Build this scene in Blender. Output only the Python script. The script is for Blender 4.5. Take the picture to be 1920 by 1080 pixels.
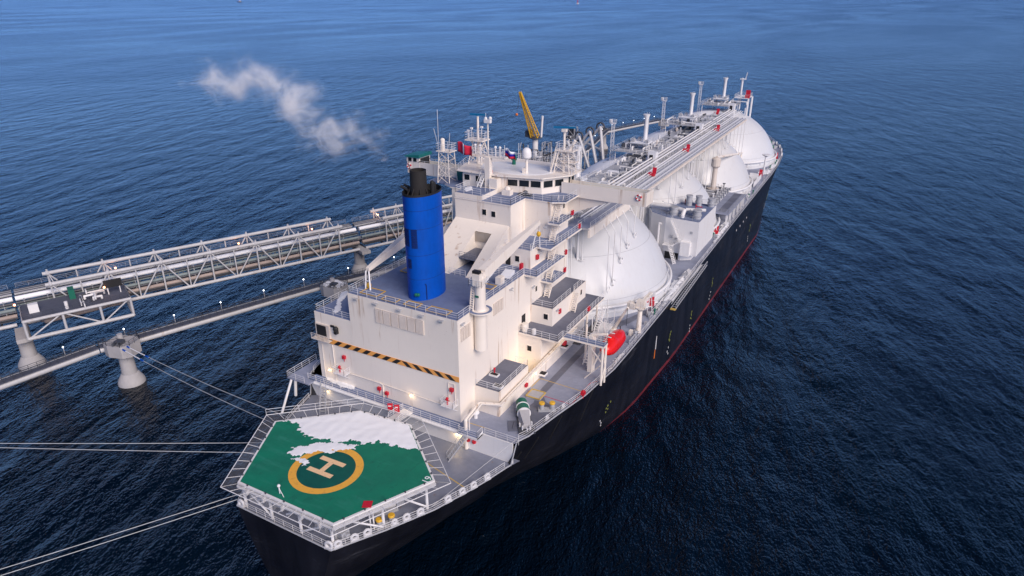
import bpy, bmesh, math, random
from math import sin, cos, pi, radians, sqrt, atan2
from mathutils import Vector, Matrix, noise as mnoise
random.seed(7)
S = bpy.context.scene
for o in list(bpy.data.objects): bpy.data.objects.remove(o)
COL = S.collection

# ------------------------------------------------------------------ camera, sky, sun, exposure
PITCH, YAW, CAMP, FPX = radians(23.5), radians(29.1), Vector((58.2, -44.6, 75.0)), 1280.0
cam = bpy.data.cameras.new('camera'); cam.sensor_width = 36; cam.lens = 36*FPX/1920
cam.clip_start = 1; cam.clip_end = 60000
co = bpy.data.objects.new('camera', cam); COL.objects.link(co)
co.location = CAMP; co.rotation_euler = (pi/2-PITCH, 0, YAW); S.camera = co
SUN_EL, SUN_AZ = radians(34), radians(118)        # azimuth clockwise from +Y (ship's head)
w = bpy.data.worlds.new('World'); S.world = w; w.use_nodes = True
nt = w.node_tree; nt.nodes.clear()
sky = nt.nodes.new('ShaderNodeTexSky'); sky.sky_type = 'NISHITA'; sky.sun_disc = False
sky.sun_elevation = SUN_EL; sky.sun_rotation = SUN_AZ; sky.altitude = 9000
sky.air_density = 1.0; sky.dust_density = 0.0; sky.ozone_density = 3.0
bg = nt.nodes.new('ShaderNodeBackground'); bg.inputs[1].default_value = 0.138
ow = nt.nodes.new('ShaderNodeOutputWorld')
tint = nt.nodes.new('ShaderNodeMix'); tint.data_type = 'RGBA'; tint.blend_type = 'MULTIPLY'; tint.inputs[0].default_value = 1
tint.inputs[7].default_value = (.77, .90, 1.10, 1)      # cool dusk white balance, the same in every direction
nt.links.new(sky.outputs[0], tint.inputs[6]); nt.links.new(tint.outputs[2], bg.inputs[0]); nt.links.new(bg.outputs[0], ow.inputs[0])
sl = bpy.data.lights.new('sun', 'SUN'); sl.energy = 3.7; sl.angle = radians(40); sl.color = (1.0, 0.87, 0.78)
so = bpy.data.objects.new('sun', sl); COL.objects.link(so)
sd = Vector((sin(SUN_AZ)*cos(SUN_EL), cos(SUN_AZ)*cos(SUN_EL), sin(SUN_EL)))
so.rotation_euler = sd.to_track_quat('Z', 'Y').to_euler(); so.location = (200, -100, 200)
S.view_settings.view_transform = 'Standard'; S.view_settings.look = 'None'
S.view_settings.exposure = 0.08; S.view_settings.gamma = 1.0
S.render.engine = 'CYCLES'; S.cycles.volume_bounces = 8; S.cycles.max_bounces = 12

# ------------------------------------------------------------------ pixel helper (a pixel of the photograph on a known plane)
_h = Vector((-sin(YAW), cos(YAW), 0)); _r = Vector((cos(YAW), sin(YAW), 0)); _u = Vector((0, 0, 1))
_F = _h*cos(PITCH)-_u*sin(PITCH); _U = _h*sin(PITCH)+_u*cos(PITCH)
def px(u, v, ax, val):
    d = _r*(u-960)-_U*(v-540)+_F*FPX
    return CAMP+d*((val-CAMP[ax])/d[ax])

# ------------------------------------------------------------------ materials
MAT = {}
class G:
    def __init__(s, name):
        s.m = bpy.data.materials.new(name); s.m.use_nodes = True; s.t = s.m.node_tree
        s.b = s.t.nodes['Principled BSDF']; MAT[name] = s.m; s._p = None
    def n(s, ty, **k):
        x = s.t.nodes.new(ty)
        for a, b in k.items(): setattr(x, a, b)
        return x
    def l(s, a, b): s.t.links.new(a, b)
    def pos(s, scale=(1, 1, 1)):
        if not s._p: s._p = s.n('ShaderNodeNewGeometry').outputs['Position']
        m = s.n('ShaderNodeMapping'); m.inputs['Scale'].default_value = scale
        s.l(s._p, m.inputs[0]); return m.outputs[0]
    def noise(s, scale, detail=4, sc=(1, 1, 1), rough=.55, dist=0):
        x = s.n('ShaderNodeTexNoise'); x.inputs['Scale'].default_value = scale
        x.inputs['Detail'].default_value = detail; x.inputs['Roughness'].default_value = rough
        x.inputs['Distortion'].default_value = dist
        s.l(s.pos(sc), x.inputs['Vector']); return x.outputs[0]
    def ramp(s, f, a, b, c0=0., c1=1.):
        x = s.n('ShaderNodeMapRange'); s.l(f, x.inputs[0])
        for i, v in zip((1, 2, 3, 4), (a, b, c0, c1)): x.inputs[i].default_value = v
        return x.outputs[0]
    def mul(s, a, b, op='MULTIPLY'):
        x = s.n('ShaderNodeMath', operation=op)
        for i, v in enumerate((a, b)):
            if isinstance(v, (int, float)): x.inputs[i].default_value = v
            else: s.l(v, x.inputs[i])
        return x.outputs[0]
    def mix(s, f, a, b):
        x = s.n('ShaderNodeMix', data_type='RGBA')
        for i, v in ((0, f), (6, a), (7, b)):
            if isinstance(v, (int, float)): x.inputs[i].default_value = v
            elif isinstance(v, tuple): x.inputs[i].default_value = (*v, 1)
            else: s.l(v, x.inputs[i])
        return x.outputs[2]
    def col(s, c):
        if isinstance(c, tuple): s.b.inputs['Base Color'].default_value = (*c, 1)
        else: s.l(c, s.b.inputs['Base Color'])
        return s
    def rough(s, r):
        if isinstance(r, (int, float)): s.b.inputs['Roughness'].default_value = r
        else: s.l(r, s.b.inputs['Roughness'])
        return s
    def bump(s, f, st, dist=.05):
        x = s.n('ShaderNodeBump'); x.inputs[0].default_value = st; x.inputs[1].default_value = dist
        s.l(f, x.inputs['Height']); s.l(x.outputs[0], s.b.inputs['Normal']); return s

def paint(name, c, rough=.5, dirt=.12, rust=0., plate=0., scale=1.):
    g = G(name)
    n1 = g.noise(.35*scale, 5); n2 = g.noise(2.2*scale, 4, (1, 1, .25))
    dk = tuple(x*.62 for x in c)
    cc = g.mix(g.mul(g.ramp(n1, .35, .75), dirt*1.6), c, dk)
    cc = g.mix(g.mul(g.ramp(n2, .45, .8), dirt), cc, tuple(x*.5 for x in c))
    if plate:
        dv_ = g.n('ShaderNodeVectorMath', operation='ADD'); g.l(g.pos((1/4.6, 1/4.6, 1/2.9)), dv_.inputs[0]); dv_.inputs[1].default_value = (.37, .41, .23)
        fl = g.n('ShaderNodeVectorMath', operation='FLOOR'); g.l(dv_.outputs[0], fl.inputs[0]); wn = g.n('ShaderNodeTexWhiteNoise'); g.l(fl.outputs[0], wn.inputs['Vector'])
        cc = g.mix(g.mul(wn.outputs['Value'], .09), cc, tuple(x*.72 for x in c))
    if rust > 0:
        st = g.noise(1.1, 5, (1, 1, .07), .6); pa = g.noise(.11, 3)
        f = g.mul(g.ramp(st, .58, .70), g.ramp(pa, .42, .6))
        cc = g.mix(g.mul(f, rust), cc, (.34, .17, .06))
        sp = g.noise(3.5, 3); f2 = g.mul(g.ramp(sp, .68, .74), g.ramp(pa, .44, .6))
        cc = g.mix(g.mul(f2, rust*.8), cc, (.28, .12, .05))
    g.col(cc); g.rough(g.ramp(n1, .3, .7, rough-.08, rough+.1))
    if plate: g.bump(g.noise(.9, 2, (1, 1, .6)), plate, .04)
    return g.m
paint("cream", (.86, .785, .70), .45, .04, .8, .15)
paint('white', (.80, .79, .79), .45, .08, .12)
paint('dome', (.625, .635, .655), .42, .06, .10, .15, .5)
paint('dome_warm', (.63, .63, .635), .42, .07, .22, .15, .5)
paint('rustwhite', (.70, .62, .55), .6, .2, .9)
paint('grey_steel', (.42, .43, .46), .5, .2, .25)
paint('dark_steel', (.06, .065, .08), .5, .2)
paint('black', (.012, .012, .014), .6, .1)
paint('soot', (.02, .018, .018), .85, .3)
paint('blue', (.0, .08, .47), .5, .34); MAT['blue'].node_tree.nodes['Principled BSDF'].inputs['Specular IOR Level'].default_value = .2
paint('dark_blue', (.0, .018, .13), .6, .05)
paint('red', (.55, .012, .03), .4, .06)
paint('red_line', (.50, .03, .07), .6, .15)
paint('orange', (.80, .20, .03), .5, .1)
paint('stripe_orange', (.85, .38, .09), .5, .08)
paint('yellow', (.74, .42, .03), .5, .12)
paint('green', (.005, .14, .09), .5, .2)
paint('boat_red', (.75, .015, .012), .28, .02)
paint('teal', (.01, .16, .15), .5, .1)
paint('radar_blue', (.0, .13, .30), .4, .05)
paint('deck_yellow', (.62, .42, .10), .6, .25)
paint('concrete', (.43, .42, .43), .8, .2, .08, .3)
paint('jetty_white', (.54, .54, .56), .55, .25, .3)
paint('pipe_rust', (.38, .31, .28), .65, .3, .4)
paint('jetty_deck', (.09, .10, .14), .75, .25)
paint('rope', (.55, .55, .55), .9, .2)
paint('snow', (.88, .89, .92), .75, .03, 0, .5, 2)
paint('grey_light', (.62, .62, .64), .5, .15, .3)
paint('foam', (.10, .13, .17), .6, .2)
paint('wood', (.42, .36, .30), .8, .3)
paint('hull_mark', (.22, .25, .05), .7, .3)

def deckmat(name, c, wet=.35):
    g = G(name)
    a = g.noise(.22, 6, rough=.62); b = g.noise(1.6, 5); st = g.noise(.5, 4, (.25, 2.2, 1))
    cc = g.mix(g.mul(g.ramp(a, .38, .68), .45), c, tuple(x*.62 for x in c))
    cc = g.mix(g.mul(g.ramp(b, .5, .75), .25), cc, tuple(min(1, x*1.45) for x in c))
    cc = g.mix(g.mul(g.ramp(st, .55, .75), .2), cc, tuple(x*.5 for x in c))
    rs = g.noise(.8, 5); cc = g.mix(g.mul(g.ramp(rs, .66, .74), .45), cc, (.20, .12, .07))
    g.col(cc); g.rough(g.ramp(a, .35, .65, .75-wet, .8)); return g.m
deckmat('deck', (.29, .315, .41))
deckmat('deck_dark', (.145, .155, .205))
deckmat('deck_blue', (.165, .21, .345))
deckmat('deck_moor', (.21, .23, .30), .5)

g = G('helideck')
a = g.noise(.3, 5); b = g.noise(2.5, 5); c = g.noise(.6, 5, (.3, 1.4, 1))
cc = g.mix(g.ramp(a, .35, .7), (.0, .185, .105), (.0, .145, .09))
cc = g.mix(g.mul(g.ramp(c, .54, .75), .55), cc, (.03, .24, .17))
wt = g.noise(.9, 6, (1, .5, 1), rough=.7); cc = g.mix(g.mul(g.ramp(wt, .56, .70), .5), cc, (.0, .085, .06))
cc = g.mix(g.mul(g.ramp(b, .62, .75), .3), cc, (.002, .07, .055)); g.col(cc); g.rough(g.ramp(a, .3, .7, .7, .85))
g = G('heli_inner'); g.col(g.mix(g.ramp(g.noise(.8, 5), .35, .7), (.0, .10, .072), (.0, .075, .058))); g.rough(.6)
g = G('heli_yellow'); g.col(g.mix(g.mul(g.ramp(g.noise(2.2, 6), .55, .72), .6), (.82, .42, .055), (.45, .22, .06))); g.rough(.65)
g = G('heli_h'); g.col(g.mix(g.mul(g.ramp(g.noise(2.6, 6), .5, .72), .5), (.86, .58, .33), (.55, .34, .2))); g.rough(.65)

g = G('hull')
zn = g.n('ShaderNodeSeparateXYZ'); g.l(g.pos(), zn.inputs[0]); z = zn.outputs[2]
st = g.noise(.35, 5, (1, 1, .12)); sc = g.noise(.12, 5, (1, .5, 2.2)); fine = g.noise(1.5, 4, (1, .25, 3))
cc = g.mix(g.ramp(st, .4, .75), (.005, .0055, .0098), (.014, .015, .023))
cc = g.mix(g.mul(g.ramp(sc, .60, .74), g.ramp(fine, .45, .7, 0., .75)), cc, (.10, .105, .125))
rz = g.mul(z, g.ramp(g.noise(.5, 4), 0, 1, -.35, .35), 'ADD')
rz = g.mul(rz, g.ramp(zn.outputs[1], 50, 66, 1.4, 0.), 'ADD')      # boot-top red drops away towards the stern
cc = g.mix(g.ramp(rz, .8, .95, 1., 0.), cc, g.mix(g.ramp(st, .4, .7), (.17, .022, .03), (.10, .018, .022)))
g.b.inputs['Specular IOR Level'].default_value = .42
g.col(cc); g.rough(g.ramp(sc, .3, .7, .34, .55)); g.bump(g.noise(.28, 2, (1, 1, .7)), .35, .08)

g = G('window'); g.col((.012, .016, .02)); g.rough(.08)
g = G('water')
g.b.inputs['IOR'].default_value = 1.33
big = g.noise(.012, 4); g.col(g.mix(g.ramp(big, .35, .65), (.0002, .0032, .0085), (.0003, .0042, .0115)))
g.rough(g.ramp(g.noise(.0035, 4, (1, .35, 1), dist=1.5), .35, .65, .15, .195))
g.pos(); EPS = .12
def wv(src, scale, sx, sy, detail, dist, rough=.6):
    m2 = g.n('ShaderNodeMapping'); m2.inputs['Scale'].default_value = (sx, sy, 1); g.l(src, m2.inputs[0])
    x = g.n('ShaderNodeTexNoise'); x.inputs['Scale'].default_value = scale; x.inputs['Detail'].default_value = detail
    x.inputs['Distortion'].default_value = dist; x.inputs['Roughness'].default_value = rough
    g.l(m2.outputs[0], x.inputs['Vector']); return x.outputs[0]
def height(dx, dy):        # height of the wind sea at a point shifted by (dx, dy), crests running along 108 degrees
    a = g.n('ShaderNodeVectorMath', operation='ADD'); g.l(g._p, a.inputs[0]); a.inputs[1].default_value = (dx, dy, 0)
    r = g.n('ShaderNodeMapping'); r.inputs['Rotation'].default_value = (0, 0, radians(-18)); g.l(a.outputs[0], r.inputs[0]); r = r.outputs[0]
    h = g.mul(wv(r, .1, 1, .4, 2, .2), 1.35)
    h = g.mul(h, g.mul(wv(r, .75, 1, .5, 3, .4), .32), 'ADD')
    return g.mul(h, g.mul(wv(r, 2.8, 1, .65, 2, .3), .155), 'ADD')
h0, hx, hy = height(0, 0), height(EPS, 0), height(0, EPS)
gust = g.ramp(g.noise(.0045, 4, (1, .6, 1), dist=1.2), .3, .7, 1.5, 2.5)
sx_ = g.mul(g.mul(g.mul(h0, hx, 'SUBTRACT'), 1/EPS), gust); sy_ = g.mul(g.mul(g.mul(h0, hy, 'SUBTRACT'), 1/EPS), gust)
cb = g.n('ShaderNodeCombineXYZ'); g.l(sx_, cb.inputs[0]); g.l(sy_, cb.inputs[1]); cb.inputs[2].default_value = 1
nn = g.n('ShaderNodeVectorMath', operation='NORMALIZE'); g.l(cb.outputs[0], nn.inputs[0]); g.l(nn.outputs[0], g.b.inputs['Normal'])

def emit(name, c, e):
    g = G(name); g.col(c); g.b.inputs['Emission Color'].default_value = (*c, 1); g.b.inputs['Emission Strength'].default_value = e
emit('lamp_warm', (1., .72, .35), 10); emit('lamp_white', (.9, .95, 1.), 5); emit('lamp_orange', (1., .42, .2), 6)
paint('catwalk_snow', (.58, .60, .65), .8, .25)
g = G('net'); g.col((.22, .23, .26)); g.b.inputs['Alpha'].default_value = .24; g.rough(.8)

# ------------------------------------------------------------------ mesh builder
class MB:
    def __init__(s): s.v = []; s.f = []
    def add(s, vs, fs):
        k = len(s.v); s.v += [tuple(p) for p in vs]; s.f += [tuple(i+k for i in f) for f in fs]; return s
    def box(s, a, b):
        x0, y0, z0 = a; x1, y1, z1 = b
        return s.add([(x0,y0,z0),(x1,y0,z0),(x1,y1,z0),(x0,y1,z0),(x0,y0,z1),(x1,y0,z1),(x1,y1,z1),(x0,y1,z1)],
                     [(3,2,1,0),(4,5,6,7),(0,1,5,4),(1,2,6,5),(2,3,7,6),(3,0,4,7)])
    def cbox(s, c, d, rz=0, ry=0, rx=0):
        M = Matrix.Rotation(rz, 3, 'Z') @ Matrix.Rotation(ry, 3, 'Y') @ Matrix.Rotation(rx, 3, 'X')
        vs = [Vector(c)+M @ Vector((i*d[0]/2, j*d[1]/2, k*d[2]/2)) for k in (-1, 1) for i, j in ((-1,-1),(1,-1),(1,1),(-1,1))]
        return s.add(vs, [(3,2,1,0),(4,5,6,7),(0,1,5,4),(1,2,6,5),(2,3,7,6),(3,0,4,7)])
    def prism(s, poly, z0, z1):
        n = len(poly)
        z0f = z0 if callable(z0) else (lambda x, y: z0); z1f = z1 if callable(z1) else (lambda x, y: z1)
        vs = [(x, y, z0f(x, y)) for x, y in poly]+[(x, y, z1f(x, y)) for x, y in poly]
        return s.add(vs, [tuple(range(n-1, -1, -1)), tuple(range(n, 2*n))]+[(i, (i+1) % n, n+(i+1) % n, n+i) for i in range(n)])
    def tube(s, p, q, r, n=6, r2=None):
        p, q = Vector(p), Vector(q); d = (q-p)
        if d.length < 1e-6: return s
        d.normalize(); a = d.orthogonal().normalized(); b = d.cross(a); r2 = r if r2 is None else r2
        vs = [p+(a*cos(2*pi*i/n)+b*sin(2*pi*i/n))*r for i in range(n)]+[q+(a*cos(2*pi*i/n)+b*sin(2*pi*i/n))*r2 for i in range(n)]
        return s.add(vs, [(i, (i+1) % n, n+(i+1) % n, n+i) for i in range(n)]+[tuple(range(n-1, -1, -1)), tuple(range(n, 2*n))])
    def path(s, pts, r, n=6):
        pts = [Vector(p) for p in pts]
        for a, b in zip(pts, pts[1:]): s.tube(a, b, r, n)
        if r > .09:
            for p in pts[1:-1]: s.ball(p, r*1.02, n, 4)
        return s
    def ball(s, c, r, n=8, m=5, sz=1.):
        c = Vector(c); vs = []; fs = []
        for j in range(m+1):
            e = -pi/2+pi*j/m
            for i in range(n): vs.append(c+Vector((r*cos(e)*cos(2*pi*i/n), r*cos(e)*sin(2*pi*i/n), r*sz*sin(e))))
        for j in range(m):
            for i in range(n): fs.append((j*n+i, j*n+(i+1) % n, (j+1)*n+(i+1) % n, (j+1)*n+i))
        return s.add(vs, fs)
    def lathe(s, prof, c, n=24, sx=1., sy=1., cap=True):
        vs = []; fs = []; m = len(prof)
        for r, z in prof:
            for i in range(n): vs.append((c[0]+r*sx*cos(2*pi*i/n), c[1]+r*sy*sin(2*pi*i/n), c[2]+z))
        for j in range(m-1):
            for i in range(n): fs.append((j*n+i, j*n+(i+1) % n, (j+1)*n+(i+1) % n, (j+1)*n+i))
        if cap: fs += [tuple(range(n-1, -1, -1)), tuple((m-1)*n+i for i in range(n))]
        return s.add(vs, fs)
    def ring(s, c, R, r, ax='Z', n=20, m=6, a0=0, a1=2*pi):
        full = abs(a1-a0-2*pi) < 1e-6; k = n if full else n+1; vs = []; fs = []
        for i in range(k):
            a = a0+(a1-a0)*i/n
            for j in range(m):
                b = 2*pi*j/m; q = ((R+r*cos(b))*cos(a), (R+r*cos(b))*sin(a), r*sin(b))
                if ax == 'X': q = (q[2], q[0], q[1])
                elif ax == 'Y': q = (q[0], q[2], q[1])
                vs.append((c[0]+q[0], c[1]+q[1], c[2]+q[2]))
        for i in range(n):
            for j in range(m):
                i2 = (i+1) % k; fs.append((i*m+j, i2*m+j, i2*m+(j+1) % m, i*m+(j+1) % m))
        return s.add(vs, fs)
    def rail(s, path, h=1.1, closed=False, step=1.8, r=.03, bars=3):
        pts = [Vector(p) for p in path]
        if closed: pts.append(pts[0])
        for a, b in zip(pts, pts[1:]):
            L = (b-a).length; n = max(1, round(L/step))
            for k in range(1, bars+1):
                dz = Vector((0, 0, h*k/bars)); s.tube(a+dz, b+dz, r*(1.15 if k == bars else .8), 4)
            for i in range(n+1):
                p = a.lerp(b, i/n); s.tube(p, p+Vector((0, 0, h)), r, 4)
        return s
    def stair(s, bot, top, wdt=.8, n=None):
        bot, top = Vector(bot), Vector(top); d = top-bot; hd = Vector((d.x, d.y, 0)); sd = hd.normalized().cross(Vector((0, 0, 1)))
        for k in (-1, 1):
            o = sd*wdt/2*k
            s.tube(bot+o, top+o, .1, 4); s.tube(bot+o+Vector((0,0,.95)), top+o+Vector((0,0,.95)), .035, 4)
            for t in (.05, .5, .95): s.tube(bot+o+d*t, bot+o+d*t+Vector((0,0,.95)), .03, 4)
        n = n or max(4, int(d.z/.32)); rz = atan2(hd.y, hd.x)
        for i in range(1, n): s.cbox(bot+d*(i/n), (.32, wdt, .09), rz)
        return s
    def build(s, name, mat, parent=None, smooth=False, origin=None):
        me = bpy.data.meshes.new(name)
        if origin is None:
            xs = list(zip(*s.v)); origin = Vector(((min(xs[0])+max(xs[0]))/2, (min(xs[1])+max(xs[1]))/2, min(xs[2])))
        origin = Vector(origin)
        me.from_pydata([(x-origin.x, y-origin.y, z-origin.z) for x, y, z in s.v], [], s.f); me.update()
        o = bpy.data.objects.new(name, me); COL.objects.link(o)
        if mat: me.materials.append(MAT[mat])
        if smooth:
            me.polygons.foreach_set('use_smooth', [True]*len(me.polygons))
            if hasattr(me, 'set_sharp_from_angle'): me.set_sharp_from_angle(angle=radians(38))
        o['_w'] = list(origin)
        put(o, parent, origin); return o
WP = {}
def put(o, parent, wloc):
    wloc = Vector(wloc)
    if parent: o.parent = parent; o.location = wloc-WP[parent.name]
    else: o.location = wloc
    WP[o.name] = wloc
    if '_w' in o: del o['_w']
def tag(o, label, cat, group=None, kind=None):
    o['label'] = label; o['category'] = cat
    if group: o['group'] = group
    if kind: o['kind'] = kind
    return o
def thing(name, label, cat, loc, group=None):
    o = bpy.data.objects.new(name, None); COL.objects.link(o); o.empty_display_size = .5
    put(o, None, loc); return tag(o, label, cat, group)
def clone(o, parent, wloc, rz=0, name=None, scale=None):
    c = o.copy(); c.name = name or o.name.split('.')[0]; COL.objects.link(c); c.parent = None
    c.rotation_euler = (0, 0, rz)
    if scale: c.scale = scale
    put(c, parent, wloc); return c
def dup(root, wloc, rz=0, label=None):
    r = root.copy(); r.name = root.name.split('.')[0]; COL.objects.link(r); r.location = wloc; r.rotation_euler = (0, 0, rz); WP[r.name] = Vector(wloc)
    if label: r['label'] = label
    for ch in list(root.children):
        c = ch.copy(); COL.objects.link(c); c.parent = r
        for gch in ch.children:
            d = gch.copy(); COL.objects.link(d); d.parent = c
    return r
def interp(tab, y):
    if y <= tab[0][0]: return tab[0][1]
    for (a, b), (c, d) in zip(tab, tab[1:]):
        if y <= c: return b+(d-b)*(y-a)/(c-a)
    return tab[-1][1]
def sm(t): t = max(0, min(1, t)); return t*t*(3-2*t)

# ================================================================== SEA
sea = MB()
R = 40000; N = 24
sea.add([(x, y, 0) for y in (-R, R) for x in (-R, R)], [(0, 1, 3, 2)])
o = sea.build('sea', 'water', origin=(0, 0, 0)); o['kind'] = 'structure'; o['label'] = 'dark blue rippled sea around the moored tanker and jetty'; o['category'] = 'sea'

# ================================================================== SHIP: hull and decks
ship = thing('gas_tanker', 'black hulled gas tanker with four white domes, blue funnel and green stern helideck', 'ship', (0, 140, 0))
BD = [(0,8.2),(6,11.9),(12,15.1),(19,17.7),(24.5,19.2),(28,20.6),(35,21.9),(42,23.4),(52,24.4),(60,24.5),(195,24.5),(212,24.1),(228,22.9),(240,20.8),(251,16.8),(262,12.2),(272,7.6),(282,2.9),(288,.15)]
BW = [(0,.5),(10,1.5),(20,3.5),(32,8.5),(45,15.5),(56,20.5),(66,23.0),(90,24.5),(185,24.5),(205,22),(225,17),(250,9),(268,2.4),(276,.2),(288,.1)]
def DZ(y): return 16+2.0*sm((y-70)/140)
def HT(y):
    if y <= 24.9: return 12.7
    if y < 25.9: return 12.7+(16.2-12.7)*(y-24.9)/1.0
    return DZ(y)+.2
def hb(y, z):
    zt = HT(y); t = max(0, min(1, (z+1)/(zt+1)))
    return interp(BW, y)+(interp(BD, y)-interp(BW, y))*t**(.55 if y < 100 else 1.25)
ys = sorted(set([i*2.0 for i in range(0, 32)]+[24.9, 25.4, 25.9, 26.5]+[64+i*4 for i in range(0, 57)]+[284, 286, 287, 288])); ys = [y for y in ys if y <= 288]
NZ = 14; m = MB(); vs = []; fs = []
for y in ys:
    zt = HT(y)
    for s in (1, -1):
        for k in range(NZ+1):
            z = -3+(zt+3)*k/NZ; yy = y
            if y > 276: yy = min(y, 276+(y-276)*max(0, (z+1)/(zt+1)))
            vs.append((s*hb(y, z), yy, z))
st = 2*(NZ+1)
for i in range(len(ys)-1):
    for k in range(NZ):
        a = i*st+k; b = a+st; fs.append((a, b, b+1, a+1))
        a += NZ+1; b += NZ+1; fs.append((a, a+1, b+1, b))
for k in range(NZ): fs.append((k, k+1, NZ+1+k+1, NZ+1+k))
m.add(vs, fs); hull = m.build('hull', 'hull', ship, smooth=True)
# inner bulwark lip / coaming along the sheer strake
m = MB()
for s in (1, -1):
    for a, b in zip(ys, ys[1:]):
        if b > 287: continue
        p = [Vector((s*(interp(BD, y)-.02), y, HT(y)+.02)) for y in (a, b)]
        m.tube(p[0], p[1], .11, 5)
m.tube((-8.2, 0, 12.72), (8.2, 0, 12.72), .11, 5)
m.build('sheer_strake_lip', 'grey_steel', hull)
def deckstrip(y0, y1, zf, inset=.12, xl=None):
    m = MB(); yy = [y0]+[y for y in ys if y0 < y < y1]+[y1]; vs = []; fs = []
    for y in yy:
        b = max(.05, interp(BD, y)-inset)
        vs += [(-b, y, zf(y)), (b, y, zf(y))]
    for i in range(len(yy)-1): fs.append((2*i, 2*i+1, 2*i+3, 2*i+2))
    return m.add(vs, fs)
moor = deckstrip(.1, 26.6, lambda y: 12.5).build('mooring_deck', 'deck_moor', ship)
main = deckstrip(25.6, 287, DZ).build('main_deck', 'deck', ship)
m = MB(); m.box((-19.3, 25.45, 12.45), (19.3, 25.65, 15.97))
bulk = m.build('aft_bulkhead', 'white', ship)
# vertical rubbing bars, marks and scars on the starboard side
for y, z0, z1 in ((28.5, 9, 12.5), (32, 8.5, 13.3), (36.5, 10, 15), (44.5, 9, 15.8)):
    m = MB(); x = hb(y, z1); m.tube((hb(y, z0)+.05, y, z0), (x+.05, y, z1), .12, 5); m.build('fender_bar', 'black', hull)
def hullmark(y, z, pieces, mat):
    m = MB()
    for dy, dz, w_, h_ in pieces:
        x = hb(y+dy, z+dz)+.02; m.box((x-.03, y+dy-w_/2, z+dz-h_/2), (x+.02, y+dy+w_/2, z+dz+h_/2))
    m.build('hull_marking', mat, hull)
rr = random.Random(3)
for y, z in ((54.5, 6.5), (86, 6.8), (103, 4.6), (122, 6), (168, 7.5), (205, 8)):
    hullmark(y, z, [(rr.uniform(-.6, .6), i*.5-.9, rr.uniform(.2, .5), rr.uniform(.25, .5)) for i in range(5)], 'hull_mark')
    hullmark(y-.8, z-2.4, [(rr.uniform(-.7, .7), -i*.8, .22, .4) for i in range(3)], 'white')
hullmark(76, 10.3, [(0, 0, .35, 3.6)], 'white'); hullmark(76, 7.4, [(0, 0, .36, 2.1)], 'orange')
for i in range(4): hullmark(146+i*4.5, 13.2, [(0, 0, .5, .5)], 'white')
m = MB()
for s in (1, -1):
    pts = [(s*(interp(BD, y)-.35), y, DZ(y)) for y in ys if 26.4 <= y <= 280]
    if s == 1: pts = [p for p in pts if not 83 < p[1] < 108]
    m.rail(pts[::1], 1.1, step=2.0)
m.build('deck_railing', 'white', main)
m = MB(); m.rail([(14.6, 25.6, 16), (20.2, 25.6, 16)], 1.1); m.build('deck_railing', 'white', main)
m = MB()
pts = [(s_*(interp(BD, y)-.25), y, 12.5) for s_, yl in ((-1, (24, 19, 12, 6, .3)), (1, (.3, 6, 12, 19, 24))) for y in yl]
m.rail(pts, 1.05, step=1.7); m.build('mooring_deck_railing', 'white', moor)
# painted lanes and lines on the main deck
def sheet(name, poly, z, mat, parent): MB().add([(x, y, z) for x, y in poly], [tuple(range(len(poly)))]).build(name, mat, parent)
def strip(name, a, b, wd, z, mat, parent):
    a, b = Vector(a), Vector(b); n = (b-a).normalized(); n = Vector((-n.y, n.x))*wd/2
    sheet(name, [(a-n)[:], (b-n)[:], (b+n)[:], (a+n)[:]], z, mat, parent)
sheet('painted_lane', [(16.4,38.5),(17.4,39.2),(17.4,64),(16.2,64),(16.2,41)], 16.006, 'deck_dark', main)
sheet('painted_lane', [(16.4,31.5),(20.2,30.6),(21.5,33.5),(21.3,36.6),(18.6,37.4),(17.3,39.1),(16.4,38.4),(17.0,36.4)], 16.008, 'deck_dark', main)
sheet('painted_lane', [(17.4,64),(20.4,70),(22.8,79),(22,79.4),(19.3,71.6),(16.2,64)], 16.04, 'deck_dark', main)
strip('yellow_line', (14.6, 43.3), (22.9, 43.0), .14, 16.012, 'deck_yellow', main)
strip('yellow_line', (14.6, 40.2), (14.6, 43.2), .14, 16.012, 'deck_yellow', main)
for a, b in (((14.6,38.9),(22.4,38.7)), ((22.4,38.7),(22.5,46)), ((22.5,46),(23.3,47.2))): strip('red_line', a, b, .15, 16.013, 'red_line', main)
strip('yellow_line', (10.4, 26.8), (15, 26.9), .14, 16.012, 'deck_yellow', main)
strip('orange_line', (-3, 22.4), (16.0, 17.8), .18, 12.506, 'deck_yellow', moor)

# ================================================================== ENGINE CASING
cas = MB().box((-10, 26.3, 15.9), (10, 55.5, 32.8)).box((-17.6, 26.34, 15.9), (-9.9, 55.5, 28.0)).build('engine_casing', 'cream', ship)
MB().box((-9.9, 26.4, 32.78), (9.9, 48.45, 32.83)).build('casing_top_floor', 'deck_blue', cas)
MB().box((-17.5, 26.44, 27.98), (-10.02, 55.4, 28.03)).build('casing_top_floor', 'deck_blue', cas)
MB().rail([(-9.9,55,32.8),(-9.9,26.5,32.8),(9.9,26.5,32.8),(9.9,29.6,32.8)], 1.1).rail([(9.9,32.6,32.8),(9.9,46,32.8)], 1.1).build('casing_railing', 'white', cas)
MB().rail([(-17.4,55,28),(-17.4,26.6,28),(-10.1,26.6,28)], 1.1).build('casing_railing', 'white', cas)
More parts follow.
